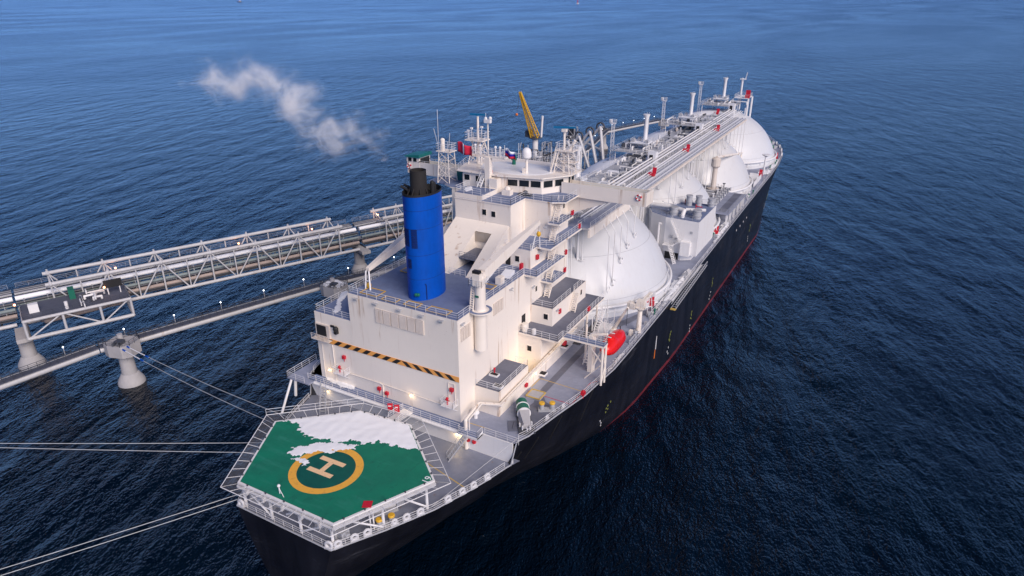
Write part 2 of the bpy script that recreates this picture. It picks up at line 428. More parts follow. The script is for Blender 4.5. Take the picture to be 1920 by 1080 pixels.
# louvred grilles: frame with slats standing proud
def louvre(p0, axis, wd, z0, z1, n, mat='rustwhite'):
    for i in range(n):
        m = MB(); a = i*wd/n+.05; b = (i+1)*wd/n-.05
        if axis == 'x': m.box((p0[0]+a, p0[1]-.12, z0), (p0[0]+b, p0[1]+.02, z1))
        else: m.box((p0[0]-.02, p0[1]+a, z0), (p0[0]+.12, p0[1]+b, z1))
        k = int((z1-z0)/.22)
        for j in range(k):
            z = z0+.1+j*(z1-z0-.1)/k
            if axis == 'x': m.cbox((p0[0]+(a+b)/2, p0[1]-.13, z), (b-a-.14, .04, .12), rx=-.5)
            else: m.cbox((p0[0]+.13, p0[1]+(a+b)/2, z), (.04, b-a-.14, .12), ry=.5)
        m.build('louvre_panel', mat, cas)
louvre((-4.8, 26.3, 0), 'x', 9.0, 29.2, 31.5, 6)
louvre((10, 26.9, 0), 'y', 2.6, 29.2, 31.3, 4); louvre((10, 36.0, 0), 'y', 3.1, 29.5, 31.5, 4)
# hazard stripe across the aft face: orange band with slanted black bars that mirror at the centre
MB().box((-17.6, 26.22, 22.9), (9.98, 26.31, 23.75)).build('hazard_band', 'stripe_orange', cas)
x = -17.4; i = 0
while x < 9.3:
    s = 1 if x < -1.6 else -1; wb = .95
    d = .5*s
    p = [(x-d, 22.93), (x+wb-d, 22.93), (x+wb+d, 23.72), (x+d, 23.72)]
    p = [(max(-17.58, min(9.96, a)), b) for a, b in p]
    m = MB(); m.add([(a, 26.20, b) for a, b in p]+[(a, 26.225, b) for a, b in p], [(0,1,2,3),(7,6,5,4),(0,4,5,1),(1,5,6,2),(2,6,7,3),(3,7,4,0)])
    m.build('hazard_bar', 'black', cas); x += 1.95
# side hatch with open dark aperture and rusty coaming
MB().box((-17.45, 26.1, 23.75), (-14.6, 26.36, 26.1)).build('hatch_coaming', 'rustwhite', cas)
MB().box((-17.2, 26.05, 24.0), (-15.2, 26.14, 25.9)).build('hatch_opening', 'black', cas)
MB().rail([(-17.9, 25.4, 23.6), (-14.2, 25.4, 23.6)], .9, step=.9).box((-17.9, 25.3, 23.5), (-14.2, 26.3, 23.58)).build('hatch_platform', 'rustwhite', cas)
MB().ball((-12.9, 25.9, 26.1), .45).box((-13.2, 25.7, 25.2), (-12.7, 26.3, 25.9)).box((-13.9, 25.8, 26.3), (-13.2, 26, 26.6)).build('search_light', 'black', cas)
# fittings on the aft face
def redbox(x, y, z, par, w_=.55, dx=None): return MB().box((x-w_/2, y-.28, z), (x+w_/2, y+.1, z+w_)).tube((x, y-.05, z-.5), (x, y-.05, z), .06).build('hose_reel', 'red', par)
for x, z in ((-12, 20.9), (-5.2, 17.1), (-3.7, 16.7), (8.7, 21.1)): redbox(x, 26.2, z, cas)
def tray(x0, x1, z, par, y0=24.9):
    MB().box((x0, y0, z-.1), (x1, 26.29, z)).rail([(x0, 26.2, z), (x0, y0, z), (x1, y0, z), (x1, 26.2, z)], 1.0, step=1.1).tube((x0+.2, y0+.1, z-.1), (x0+.2, 26.25, z-1.1), .05).tube((x1-.2, y0+.1, z-.1), (x1-.2, 26.25, z-1.1), .05).build('hydrant_platform', 'white', par)
tray(-13.6, -11.2, 18.5, cas); tray(7.4, 9.6, 19.0, cas)
for x, z in ((-12.7, 18.5), (8.2, 19.0)): MB().tube((x, 25.6, z), (x, 25.6, z+.9), .14).ball((x, 25.6, z+1), .24).tube((x-.4, 25.6, z+.7), (x+.4, 25.6, z+.7), .09).build('fire_hydrant', 'red', cas)
MB().path([(-11, 26.15, 18.4), (-5, 26.15, 18.45), (2, 26.15, 18.3), (7.4, 26.15, 18.2)], .07).path([(-4.4, 26.15, 16), (-4.4, 26.15, 18.3), (-5, 26.15, 18.45)], .1).build('service_pipe', 'cream', cas)
MB().path([(-14.3, 26.2, 16), (-14.3, 26.2, 22.8)], .07).path([(-16.6, 26.2, 16), (-16.6, 26.2, 22.8)], .05).path([(9.2, 26.2, 19), (9.2, 26.2, 22.4), (8.1, 26.2, 22.4), (8.1, 26.2, 19.8)], .06).build('service_pipe', 'cream', cas)
for x in (-8.2, -4.5, 0, 4, 7.4): MB().box((x-.4, 25.75, 32.3), (x+.4, 26.3, 32.42)).tube((x, 25.8, 32.3), (x, 26.3, 31.9), .05).build('flood_light', 'grey_steel', cas)
def lamp(x, y, z, par, e=22, dy=-.35, dx=0):
    MB().ball((x+dx*.5, y+dy*.5, z), .13, 8, 5).build('lamp', 'lamp_warm', par)
    MB().box((x-.3, y-.14, z+.16), (x+.3, y+.06, z+.24)).build('lamp_hood', 'cream', par)
    l = bpy.data.lights.new('lamp_light', 'POINT'); l.energy = e; l.color = (1, .72, .38); l.shadow_soft_size = .2
    lo = bpy.data.objects.new('lamp_light', l); COL.objects.link(lo); put(lo, par, (x+dx*1.6, y+dy*1.6, z-.15))
lamp(-15.5, 26.2, 17.9, cas); lamp(1.1, 26.2, 18.1, cas); lamp(-15.9, 25.4, 14.1, cas); lamp(10.0, 25.3, 14.6, cas, 60)
# aft walkway in front of the casing, with overhanging end platform
wk = MB().box((-19, 24.5, 15.75), (11, 26.28, 16.0)).box((11, 24.0, 15.75), (14.3, 25.6, 16.0)).add([(14.3,24,15.75),(14.3,25.6,15.75),(14.3,25.6,16.6),(12.2,24,15.75),(14.3,24,16.0)],[(0,1,2,4)]).build('aft_walkway', 'white', ship)
MB().box((-18.9, 24.58, 15.99), (10.95, 26.25, 16.02)).box((11.05, 24.08, 15.99), (14.2, 25.55, 16.02)).build('walkway_floor', 'deck_blue', wk)
MB().rail([(-19, 24.55, 16), (11, 24.55, 16), (11, 24.05, 16), (14.25, 24.05, 16), (14.25, 25.5, 16)], 1.1).build('walkway_railing', 'white', wk)
MB().tube((-18.5, 24.45, 15.6), (11, 24.45, 15.6), .22, 8).build('walkway_girder', 'white', wk)
MB().stair((-13.6, 21.6, 12.5), (-15.6, 24.6, 16), .9).build('stair', 'grey_steel', wk)
MB().stair((10.6, 21.6, 12.5), (12.4, 24.0, 16), .9).build('stair', 'grey_steel', wk)
for x in (11.9, 12.9): MB().lathe([(.32, 0), (.32, .3), (.1, .3)], (x, 25.3, 14.0), 10).build('hose_reel', 'red', wk)
# port wing platform left of the casing
MB().box((-22.5, 23.2, 15.8), (-17.6, 30, 16.0)).build('wing_platform', 'deck', ship)
MB().rail([(-18.5,23.2,16),(-22.4,23.2,16),(-22.4,30,16)], 1.1).build('wing_platform_railing', 'white', ship)
MB().tube((-21.5, 23.6, 12.5), (-21, 23.6, 15.8), .25, 8).tube((-19.5, 18.6, 12.5), (-21.8, 23.6, 15.8), .2, 8).build('wing_platform_brace', 'white', ship)
# yellow guard frames around casing-top hatches
for x, y, a, b in ((-6.6, 28.2, 3.2, 2.2), (-2.5, 27.4, 2.6, 1.3), (1.4, 27.6, 2.4, 1.4), (6.0, 27.6, 3.6, 1.6), (-7, 38, 2.4, 2), (7.6, 38.6, 2.2, 1.6)):
    m = MB(); q = [(x-a/2, y-b/2), (x+a/2, y-b/2), (x+a/2, y+b/2), (x-a/2, y+b/2)]
    for i in range(4): m.tube((*q[i], 33.0), (*q[(i+1) % 4], 33.0), .06, 4)
    m.build('hatch_guard', 'yellow', cas); MB().box((x-a/2+.08, y-b/2+.08, 32.8), (x+a/2-.08, y+b/2-.08, 32.95)).build('hatch_lid', 'deck_blue', cas)

# ================================================================== FUNNEL
FX, FY = .5, 32.5
fun = MB().lathe([(1, 32.8), (1, 40), (.985, 48.9)], (FX, FY, 0), 56, 2.42, 3.5, cap=False).build('funnel', 'blue', ship, smooth=True)
MB().lathe([(.97, 48.2), (.97, 48.9), (1.0, 48.93), (1.0, 48.6)], (FX, FY, 0), 56, 2.39, 3.47, cap=False).build('funnel_rim', 'black', fun)
MB().lathe([(.001, 48.15), (.965, 48.2)], (FX, FY, 0), 48, 2.38, 3.46, cap=False).build('funnel_cap', 'soot', fun)
MB().lathe([(1.5, 48.1), (1.42, 48.9), (1.36, 51.9), (1.25, 51.9), (1.2, 50.2), (.01, 50)], (FX-.1, FY-.6, 0), 22, .86, .86, cap=False).build('exhaust_stack', 'soot', fun, smooth=True)
for i, (dx, dy, h, r) in enumerate(((1.5, .5, 1.9, .33), (.9, 1.8, 1.4, .27))):
    MB().tube((FX+dx, FY+dy, 48.1), (FX+dx, FY+dy, 48.1+h), r, 12).ball((FX+dx, FY+dy, 48.1+h), r, 12, 6).build('exhaust_pipe', 'black', fun)
for dx, dy in ((-1.4, 1.2), (-1.8, -.2), (-1.6, -1.2)):
    MB().path([(FX+dx, FY+dy, 48.1), (FX+dx, FY+dy, 48.9), (FX+dx-1.0, FY+dy-.3, 49.4)], .2, 8).build('exhaust_pipe', 'black', fun)
for i in range(8):
    a = i*pi/4; MB().tube((FX-.1+1.16*cos(a), FY-.6+1.16*sin(a), 49.4), (FX-.1+1.7*cos(a), FY-.6+1.9*sin(a), 48.2), .09, 5).build('stack_stay', 'soot', fun)
def fpt(a, z, off): return (FX+(2.42*(1 if z < 40 else 1-.015*(z-40)/8.9)+off)*cos(a), FY+(3.5*(1 if z < 40 else 1-.015*(z-40)/8.9)+off)*sin(a), z)
def fpanel(a0, a1, z0, z1, off=.05):
    m = MB(); n = 8; k = max(2, int((z1-z0)/.25))
    for j in range(k):
        za = z0+(z1-z0)*j/k; zb = za+(z1-z0)/k*.8; vs = []; fs = []
        for i in range(n+1):
            a = a0+(a1-a0)*i/n; vs += [fpt(a, za, off), fpt(a, zb, off+.05), fpt(a, za, -.02), fpt(a, zb, -.02)]
        for i in range(n): p = 4*i; fs += [(p, p+4, p+5, p+1), (p+2, p, p+4, p+6), (p+1, p+5, p+7, p+3)]
        m.add(vs, fs)
    m.build('funnel_louvre', 'dark_blue', fun)
fpanel(radians(238), radians(268), 41.3, 44.0); fpanel(radians(277), radians(296), 41.1, 44.0); fpanel(radians(256), radians(272), 37.9, 39.4)
for z_ in (36.2, 39.9, 43.9, 46.6): MB().add([fpt(k*pi/24, z_-.03, .012) for k in range(48)]+[fpt(k*pi/24, z_+.03, .012) for k in range(48)], [(k, (k+1) % 48, 48+(k+1) % 48, 48+k) for k in range(48)]).build('funnel_seam', 'dark_blue', fun)
for a in (283, 290): MB().ball(fpt(radians(a), 33.9, .2), .28).build('funnel_light', 'green', fun)
MB().path([fpt(radians(315), 33.0, .1), fpt(radians(315), 35.3, .1), fpt(radians(312), 35.5, .1)], .06).build('funnel_pipe', 'dark_blue', fun)

# ================================================================== DECKHOUSE
hs = MB()
hs.prism([(-10,55.5),(10,55.5),(10,62.7),(7.5,63.7),(-7.5,63.7),(-10,62.7)], 15.9, 42.35)
hs.box((-9.8, 48.5, 32.79), (9.8, 55.6, 36.0)).box((-6, 50.5, 35.9), (5.0, 55.6, 42.35)).box((-6, 50.48, 42.3), (-.6, 55.6, 43.3))
hs.box((9.9, 48.5, 23.15), (14.1, 62.5, 26.4)).box((9.9, 44.2, 15.9), (14.2, 62.3, 22.95)).box((9.9, 30.3, 15.9), (14.3, 39.6, 20.3)).box((14.0, 39.6, 15.9), (14.4, 57, 18.4))
hs.box((-17.3, 55.4, 15.9), (-9.9, 62.5, 23))
house = hs.build('deckhouse', 'cream', ship)
# raking bracket aft of the upper block, with deep recess
def wedge(x0, x1, zlo=32.82):
    yl = 40.2+1.703*(zlo-32.82)
    pr_ = [(yl, zlo), (50.49, 38.9), (50.49, 36.0), (48.49, 36.0), (48.49, zlo)] if zlo < 36 else [(yl, zlo), (50.49, 38.9), (50.49, zlo)]
    n = len(pr_); m_ = MB(); m_.add([(x0, y, z) for y, z in pr_]+[(x1, y, z) for y, z in pr_], [tuple(range(n)), tuple(range(2*n-1, n-1, -1))]+[(i, n+i, n+(i+1) % n, (i+1) % n) for i in range(n)])
    return m_
m = wedge(-6, -.75); m2 = wedge(2.45, 4.65); m.add(m2.v, m2.f); m3 = wedge(-.75, 2.45, 37.7); m.add(m3.v, m3.f)
m.build('raking_bracket', 'cream', house)
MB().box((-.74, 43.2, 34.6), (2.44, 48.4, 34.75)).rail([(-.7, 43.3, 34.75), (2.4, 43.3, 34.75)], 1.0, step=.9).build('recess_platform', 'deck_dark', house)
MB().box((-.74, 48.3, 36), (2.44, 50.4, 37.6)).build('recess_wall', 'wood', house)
MB().rail([(-.7, 40.3, 32.82), (2.4, 40.3, 32.82)], 1.1, step=.9).build('recess_railing', 'white', house)
def plat(x0, y0, x1, y1, z, rails=None, par=None, floor='deck_blue'):
    par = par or house
    MB().box((x0, y0, z-.3), (x1, y1, z)).build('platform', 'cream', par)
    MB().box((x0+.06, y0+.06, z-.01), (x1-.06, y1-.06, z+.025)).build('platform_floor', floor, par)
    for r in rails or []: MB().rail([(*q, z) for q in r], 1.1, step=1.3).build('platform_railing', 'white', par)
plat(9.9, 46.0, 12.3, 57, 32.79, [[(10, 46.1), (12.2, 46.1), (12.2, 56.9)]])
plat(9.99, 52.0, 12.3, 57.5, 29.5, [[(10.1, 52.1), (12.2, 52.1), (12.2, 57.4)]])
plat(9.79, 50.8, 12.4, 63.5, 36.0, [[(9.8, 48.7), (9.9, 51), (12.3, 52.4), (12.3, 63.4)]])
plat(9.99, 54.3, 12.2, 60, 39.2, [[(10.1, 54.4), (12.1, 54.4), (12.1, 59.9)]])
MB().box((5.0, 48.55, 35.98), (9.75, 55.4, 36.03)).build('platform_floor', 'deck_blue', house)
MB().rail([(5.1, 48.7, 36.02), (9.7, 48.7, 36.02)], 1.1).build('platform_railing', 'white', house)
MB().box((10.05, 48.6, 26.38), (14.0, 62.4, 26.43)).build('platform_floor', 'deck_dark', house)
MB().rail([(10.1, 48.7, 26.4), (14.0, 48.7, 26.4), (14.0, 55.8, 26.4)], 1.1).rail([(14, 57.2, 26.4), (14, 62.3, 26.4)], 1.1).build('platform_railing', 'white', house)
plat(10.0, 44.0, 17.3, 64, 23.2, [[(10.1, 44.1), (17.2, 44.1), (17.2, 46.0)], [(17.2, 47.7), (17.2, 63.9)]], floor='deck_dark')
plat(17.3, 46.0, 24.5, 47.6, 23.2, [[(17.3, 46.1), (24.4, 46.1), (24.4, 47.5), (17.3, 47.5)]])
MB().box((10.05, 30.4, 20.28), (14.2, 39.5, 20.33)).build('platform_floor', 'deck_dark', house)
MB().rail([(10.1, 30.45, 20.3), (14.2, 30.45, 20.3), (14.2, 39.5, 20.3), (12, 39.5, 20.3)], 1.1).build('platform_railing', 'white', house)
for x, y in ((24.2, 46.2), (24.3, 47.4), (18.7, 52.6), (17.1, 56.5), (17.1, 61), (21.4, 49.8)):
    MB().tube((x, y, 16), (x, y, 22.9), .2, 8).build('platform_post', 'cream', house)
MB().tube((21, 47, 16), (24, 47, 19.5), .1).tube((24, 47, 19.5), (21, 47, 22.9), .1).tube((24.25, 46.3, 16), (24.25, 47.4, 19), .08).tube((24.25, 47.4, 19), (24.25, 46.3, 22.5), .08).build('platform_brace', 'cream', house)
# stairs between the levels on the starboard side
for (y0, z0), (y1, z1), x in (((55.4, 39.2), (57.6, 42.4), 10.9), ((54.2, 36.0), (56.2, 39.2), 10.9), ((53.6, 32.8), (55.6, 36.0), 11.0), ((53.0, 29.5), (55.0, 32.8), 11.0), ((52.4, 26.4), (54.4, 29.5), 11.0), ((55.4, 23.2), (57.2, 26.4), 14.7)):
    MB().stair((x, y0, z0), (x, y1, z1), .95, 11).build('stair', 'cream', house)
def window(c, ax, w_=.8, h_=1.1, par=None, mat='window'):
    par = par or house
    if ax == 'y':
        MB().box((c[0]-w_/2-.1, c[1]-.05, c[2]-h_/2-.1), (c[0]+w_/2+.1, c[1]+.05, c[2]+h_/2+.1)).build('window_frame', 'cream', par)
        MB().box((c[0]-w_/2, c[1]-.07, c[2]-h_/2), (c[0]+w_/2, c[1]+.02, c[2]+h_/2)).build('window', mat, par)
    else:
        MB().box((c[0]-.05, c[1]-w_/2-.1, c[2]-h_/2-.1), (c[0]+.05, c[1]+w_/2+.1, c[2]+h_/2+.1)).build('window_frame', 'cream', par)
        MB().box((c[0]-.02, c[1]-w_/2, c[2]-h_/2), (c[0]+.07, c[1]+w_/2, c[2]+h_/2)).build('window', mat, par)
for c in ((-.1, 50.5, 40.6), (1.7, 50.5, 40.5), (7.4, 48.5, 34.2), (12.9, 48.5, 24.8), (12.1, 44.2, 20.6)): window(c, 'y', .75, .95)
for c in ((14.1, 60.3, 25.0), (10.0, 50.4, 28.6), (10.0, 60.6, 40.6), (10, 60.6, 34.4)): window(c, 'x', .6, .9)
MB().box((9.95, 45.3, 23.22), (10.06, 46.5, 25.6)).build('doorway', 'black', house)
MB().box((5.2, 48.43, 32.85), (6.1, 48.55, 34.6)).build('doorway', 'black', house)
MB().box((10.0, 44.9, 23.2), (11.0, 45.9, 24.3)).tube((10.9, 44.7, 23.2), (10.9, 44.7, 24.6), .45, 10).build('vent_drum', 'cream', house)
MB().tube((12.7, 44.6, 23.2), (12.7, 44.6, 24.1), .35, 10).build('vent_drum', 'white', house)
for c in ((10.05, 55.3, 34.2), (12.2, 57.2, 33.0), (12.3, 62.4, 36.3), (12.1, 59.6, 39.5), (12.2, 57, 29.8), (14.15, 51.2, 24.6), (10.05, 50.6, 33.9), (17.2, 56.7, 23.5)):
    MB().box((c[0]-.15, c[1]-.3, c[2]), (c[0]+.22, c[1]+.3, c[2]+.8)).build('hose_cabinet', 'red', house)
for c in ((10, 53.2, 38.7), (10, 33.4, 28.6), (10, 41.5, 31.9), (10, 27.4, 31.9), (14.1, 50.2, 25.6), (10, 49.2, 29.4), (10, 58.2, 37.6), (9.8, 51.6, 35.2)):
    MB().box((c[0], c[1]-.45, c[2]), (c[0]+.3, c[1]+.45, c[2]+.12)).tube((c[0], c[1]-.25, c[2]), (c[0]+.7, c[1]-.25, c[2]-.1), .05).build('flood_light', 'grey_steel', house)
lamp(10.3, 41.6, 17.9, house, 70, 0, .6); lamp(14.45, 41.4, 18.0, house, 25, 0, .6); lamp(14.3, 50, 21.9, house, 30, 0, .5)
for x, y, z in ((13.4, 31.6, 20.3), (11.2, 34.2, 20.3)):
    MB().box((x-.75, y-.45, z), (x+.75, y+.45, z+.3)).build('drip_tray', 'white', house); MB().box((x-.62, y-.33, z+.25), (x+.62, y+.33, z+.32)).build('drip_tray_grate', 'black', house)
MB().tube((11.0, 34.6, 20.3), (11.0, 34.6, 21.3), .12).ball((11, 34.6, 21.3), .2).build('fire_hydrant', 'red', house)
for x, y, z in ((15.0, 43.6, 16.9), (15.1, 51.8, 18.2)):
    MB().box((x-.6, y-.6, z-.2), (x+.6, y+.6, z+.1)).build('drip_tray', 'white', house); MB().box((x-.5, y-.5, z+.05), (x+.5, y+.5, z+.14)).build('drip_tray_grate', 'black', house)
MB().tube((15, 51.8, 18.3), (15, 51.8, 19.4), .14).box((14.7, 51.4, 18.5), (15.3, 52.2, 19.1)).build('fire_hydrant', 'red', house)
MB().box((14.42, 38.2, 17.0), (14.75, 38.8, 17.6)).build('hose_reel', 'red', house)
# large white deck pipe that wraps the small house
MB().path([(11.6, 25.2, 12.6), (11.6, 25.2, 17.6), (11.9, 28.6, 18.6), (14.8, 29.8, 18.6), (14.8, 39.4, 18.9), (14.6, 57, 19.2)], .3, 10).build('deck_pipe', 'cream', ship, smooth=True)
MB().path([(12.2, 25.2, 16), (12.2, 25.2, 17.9), (12.5, 28.3, 18.9), (15.2, 29.4, 18.9), (15.2, 39.4, 19.2), (15, 57, 19.5)], .1, 6).path([(14.6, 39.4, 18.5), (14.6, 57, 18.7)], .12).build('deck_pipe', 'cream', ship)
MB().tube((14.4, 30, 17.6), (14.4, 57, 17.8), .08).build('deck_pipe', 'cream', ship)
# ------------------------------------------------------------------ navigation bridge
nav = [(-6.1, 50.4), (5.1, 50.4), (5.1, 55.4), (10.2, 55.4), (12.3, 56.6), (12.3, 64.6), (8, 67.5), (-8, 67.5), (-12.3, 64.6), (-12.3, 56.6), (-10.2, 55.4), (-6.1, 55.4)]
MB().prism(nav, 42.3, 42.5).build('navigation_deck', 'cream', house)
MB().prism([(x*.994, 59+(y-59)*.994) for x, y in nav], 42.49, 42.53).build('navigation_floor', 'deck_blue', house)
MB().box((-5.9, 50.6, 43.3), (-.7, 55.3, 43.34)).build('navigation_floor', 'deck_blue', house)
MB().rail([(-.5, 50.5, 42.5), (5.0, 50.5, 42.5), (5.0, 55.5, 42.5), (10.1, 55.5, 42.5), (12.2, 56.7, 42.5), (12.2, 61, 42.5)], 1.1, step=1.6).rail([(-5.9, 55, 43.32), (-5.9, 50.6, 43.32), (-.8, 50.6, 43.32)], 1.1, step=1.5).build('navigation_railing', 'white', house)
WH = [(-10.2, 61.8), (-8.6, 57.1), (-1.0, 57.1), (6.5, 58.9), (9.4, 63.2), (9.4, 66.2), (6, 69), (-6, 69), (-9.6, 66.5)]
whl = MB().prism(WH, 42.5, 45.3).build('wheelhouse', 'cream', ship)
RF = [(-11.2, 62), (-9.4, 56.5), (-1, 56.5), (6.9, 58.4), (10.3, 63), (10.3, 67), (6.5, 70), (-6.5, 70), (-10.6, 67)]
MB().prism(RF, 45.3, 45.5).build('wheelhouse_roof', 'cream', whl)
MB().lathe([(5.8, 0), (5.4, .10), (.1, .25)], (-.5, 62.8, 45.5), 28, 1.25, .8).build('roof_camber', 'white', whl)
MB().rail([(-11, 62, 45.5), (-10.4, 66.9, 45.5), (-6.4, 69.8, 45.5), (6.4, 69.8, 45.5), (10.1, 66.9, 45.5), (10.1, 63.2, 45.5)], 1.0, step=1.4).rail([(-11, 62, 45.5), (-9.3, 56.7, 45.5)], 1.0).build('roof_railing', 'white', whl)
for x, y in ((-11, 64), (-10.5, 66.9), (-7, 69.6), (-4, 69.8), (-2, 69.8), (1, 69.8), (3, 69.8), (5, 69.8)):
    MB().tube((x, y, 45.5), (x, y, 48.2+.5*sin(x*3)), .05, 4).build('whip_antenna', 'white', whl)
def wallwin(a, b, t0, t1, z0, z1):
    a, b = Vector((*a, 0)), Vector((*b, 0)); d = b-a; n = Vector((d.y, -d.x, 0)).normalized()
    p, q = a+d*t0+n*.03, a+d*t1+n*.03
    m = MB(); v = [p+Vector((0,0,z0)), q+Vector((0,0,z0)), q+Vector((0,0,z1)), p+Vector((0,0,z1))]
    v2 = [k-n*.06 for k in v]
    m.add(v+v2, [(0,1,2,3),(7,6,5,4),(0,4,5,1),(1,5,6,2),(2,6,7,3),(3,7,4,0)]); m.build('bridge_window', 'window', whl)
    mm = MB()
    for i in range(4): mm.tube(v[i], v[(i+1) % 4], .06, 4)
    mm.build('window_frame', 'cream', whl)
for i in range(3): wallwin(WH[2], WH[3], .2+i*.27, .2+i*.27+.24, 43.65, 44.85)
for t0, t1 in ((.04, .2), (.36, .5), (.55, .72)): wallwin(WH[1], WH[2], t0, t1, 43.7, 44.8)
for t0, t1 in ((.06, .42), (.5, .84)): wallwin(WH[3], WH[4], t0, t1, 43.6, 44.85)
for t0, t1 in ((.08, .4), (.5, .9)): wallwin(WH[4], WH[5], t0, t1, 43.5, 44.95)
for t0, t1 in ((.1, .4), (.55, .85)): wallwin(WH[0], WH[1], t0, t1, 43.4, 44.9)
for e in (5, 6, 7, 8):
    for i in range(4): wallwin(WH[e], WH[(e+1) % 9], .05+i*.24, .05+i*.24+.2, 43.5, 45)
# bridge wings
def wing(s):
    f = lambda a, b: ((min(s*a, s*b)), (max(s*a, s*b)))
    x0, x1 = f(9.0, 24.5)
    m = MB().box((x0, 61.6, 42.1), (x1, 65.2, 42.5)).box((x0, 61.6, 42.5), (x1, 61.8, 44.45)).box((x0, 65.0, 42.5), (x1, 65.2, 44.1))
    e0, e1 = f(24.3, 24.5); m.box((e0, 61.8, 42.5), (e1, 65.0, 44.45))
    wg = m.build('bridge_wing', 'cream', ship)
    i0, i1 = f(9.5, 24.28); MB().box((i0, 61.82, 42.49), (i1, 64.98, 42.53)).build('wing_floor', 'teal', wg)
    v = [(s*10, 62.2, 42.1), (s*18.5, 62.2, 42.1), (s*10, 62.2, 38.6)]; v2 = [(a, 64.4, c) for a, b, c in v]
    MB().add(v+v2, [(0,1,2),(5,4,3),(0,3,4,1),(1,4,5,2),(2,5,3,0)]).build('wing_bracket', 'cream', wg)
    MB().rail([(s*10, 65.1, 44.1), (s*24.3, 65.1, 44.1)], .35, step=2, bars=1).rail([(s*12.5, 61.7, 44.45), (s*24.3, 61.7, 44.45)], .3, step=2, bars=1).build('wing_railing', 'white', wg)
    return wg
wgs = wing(1); wgp = wing(-1)
cab = MB().box((-24.55, 61.55, 44.4), (-21.6, 65.25, 45.35)).box((-21.75, 61.55, 42.5), (-21.6, 65.25, 44.6)).build('wing_cab', 'cream', wgp)
MB().prism([(-24.8, 61.2), (-21.3, 61.2), (-21.3, 65.5), (-24.8, 65.5)], 45.35, lambda x, y: 45.55+.12*(x+24.8)).build('cab_roof', 'teal', wgp)
for x in (-24.1, -22.9): MB().box((x, 61.48, 44.5), (x+.75, 61.6, 45.2)).build('cab_window', 'window', wgp)
MB().box((-21.66, 62, 43.1), (-21.5, 64.9, 45.1)).build('cab_window', 'window', wgp)

# ================================================================== MASTS on the bridge
def lattice(m, c, a0, a1, h, n=3, r=.09):
    x, y, z = c; P = lambda i, t: Vector((x+(a0+(a1-a0)*t)*(1, 1, -1, -1)[i], y+(a0+(a1-a0)*t)*(1, -1, -1, 1)[i], z+h*t))
    for i in range(4):
        m.tube(P(i, 0), P(i, 1), r, 5)
        for k in range(n):
            m.tube(P(i, k/n), P((i+1) % 4, (k+1)/n), r*.6, 4); m.tube(P(i, (k+1)/n), P((i+1) % 4, (k+1)/n), r*.6, 4)
    return m
def mast(name): 
    e = bpy.data.objects.new(name, None); COL.objects.link(e); return e
def sq(cx, cy, a, b=None): b = b or a; return [(cx-a, cy-b), (cx+a, cy-b), (cx+a, cy+b), (cx-a, cy+b)]
# main radar mast (port of centre)
ma = MB(); lattice(ma, (-8.7, 63, 45.5), 1.5, .7, 4.4); ma.prism(sq(-8.9, 62.8, 1.9, 1.4), 49.8, 50.0); ma.tube((-8.6, 62.6, 45.5), (-8.6, 62.6, 54.2), .28, 8, .2)
ma.tube((-10.6, 62.8, 49.8), (-9.2, 62.8, 48.2), .12).tube((-7.2, 62.8, 49.8), (-8.2, 62.8, 48.2), .12)
ma = ma.build('radar_mast', 'cream', ship)
MB().rail([(*q, 50) for q in sq(-8.9, 62.8, 1.85, 1.35)], 1.3, True, 1.0).build('mast_railing', 'white', ma)
MB().cbox((-8.6, 62.6, 54.5), (3.0, .25, .28), .2).tube((-8.6, 62.6, 54.1), (-8.6, 62.6, 54.5), .2).build('radar_scanner', 'radar_blue', ma)
for dx, h in ((-1.6, 1.6), (-.9, 2.1), (1.3, 2.5)): MB().tube((-8.9+dx, 62.3, 50), (-8.9+dx, 62.3, 50+h), .06, 4).box((-8.9+dx-.2, 62.1, 50+h-.3), (-8.9+dx+.2, 62.5, 50+h)).build('navigation_light', 'white', ma)
# central king post with yard and signal pole
mp = MB().box((-3.3, 56.0, 42.5), (-2.3, 57.0, 48.6)).tube((-2.8, 56.5, 48.6), (-2.8, 56.5, 54.6), .13, 6).box((-6.6, 56.2, 48.5), (.6, 57.4, 48.75)).box((-2.2, 55.6, 42.5), (-.6, 57.0, 45.0)).build('signal_mast', 'cream', ship)
MB().rail([(-6.5, 57.3, 48.75), (.5, 57.3, 48.75)], 1.2, step=.8).rail([(-6.5, 56.3, 48.75), (.5, 56.3, 48.75)], 1.2, step=.8).build('mast_railing', 'white', mp)
MB().box((-3.4, 56.2, 54.4), (-2.2, 56.8, 55.0)).ball((-2.3, 56.5, 55.2), .3).ball((-3.2, 56.5, 55.1), .28).tube((-3.2, 56.5, 55), (-3.2, 56.5, 56), .04, 4).build('signal_light_cluster', 'white', mp)
for x in (-5.6, -4.6, -1.5, -.6): MB().tube((x, 56.8, 48.7), (x, 56.8, 50.2), .12, 5).ball((x, 56.8, 50.3), .25).build('navigation_light', 'white', mp)
MB().stair((-3.9, 54.9, 43.3), (-3.9, 56.9, 45.5), .7).stair((-.9, 53.0, 42.5), (-1.9, 54.6, 43.3), .8).build('stair', 'white', mp)
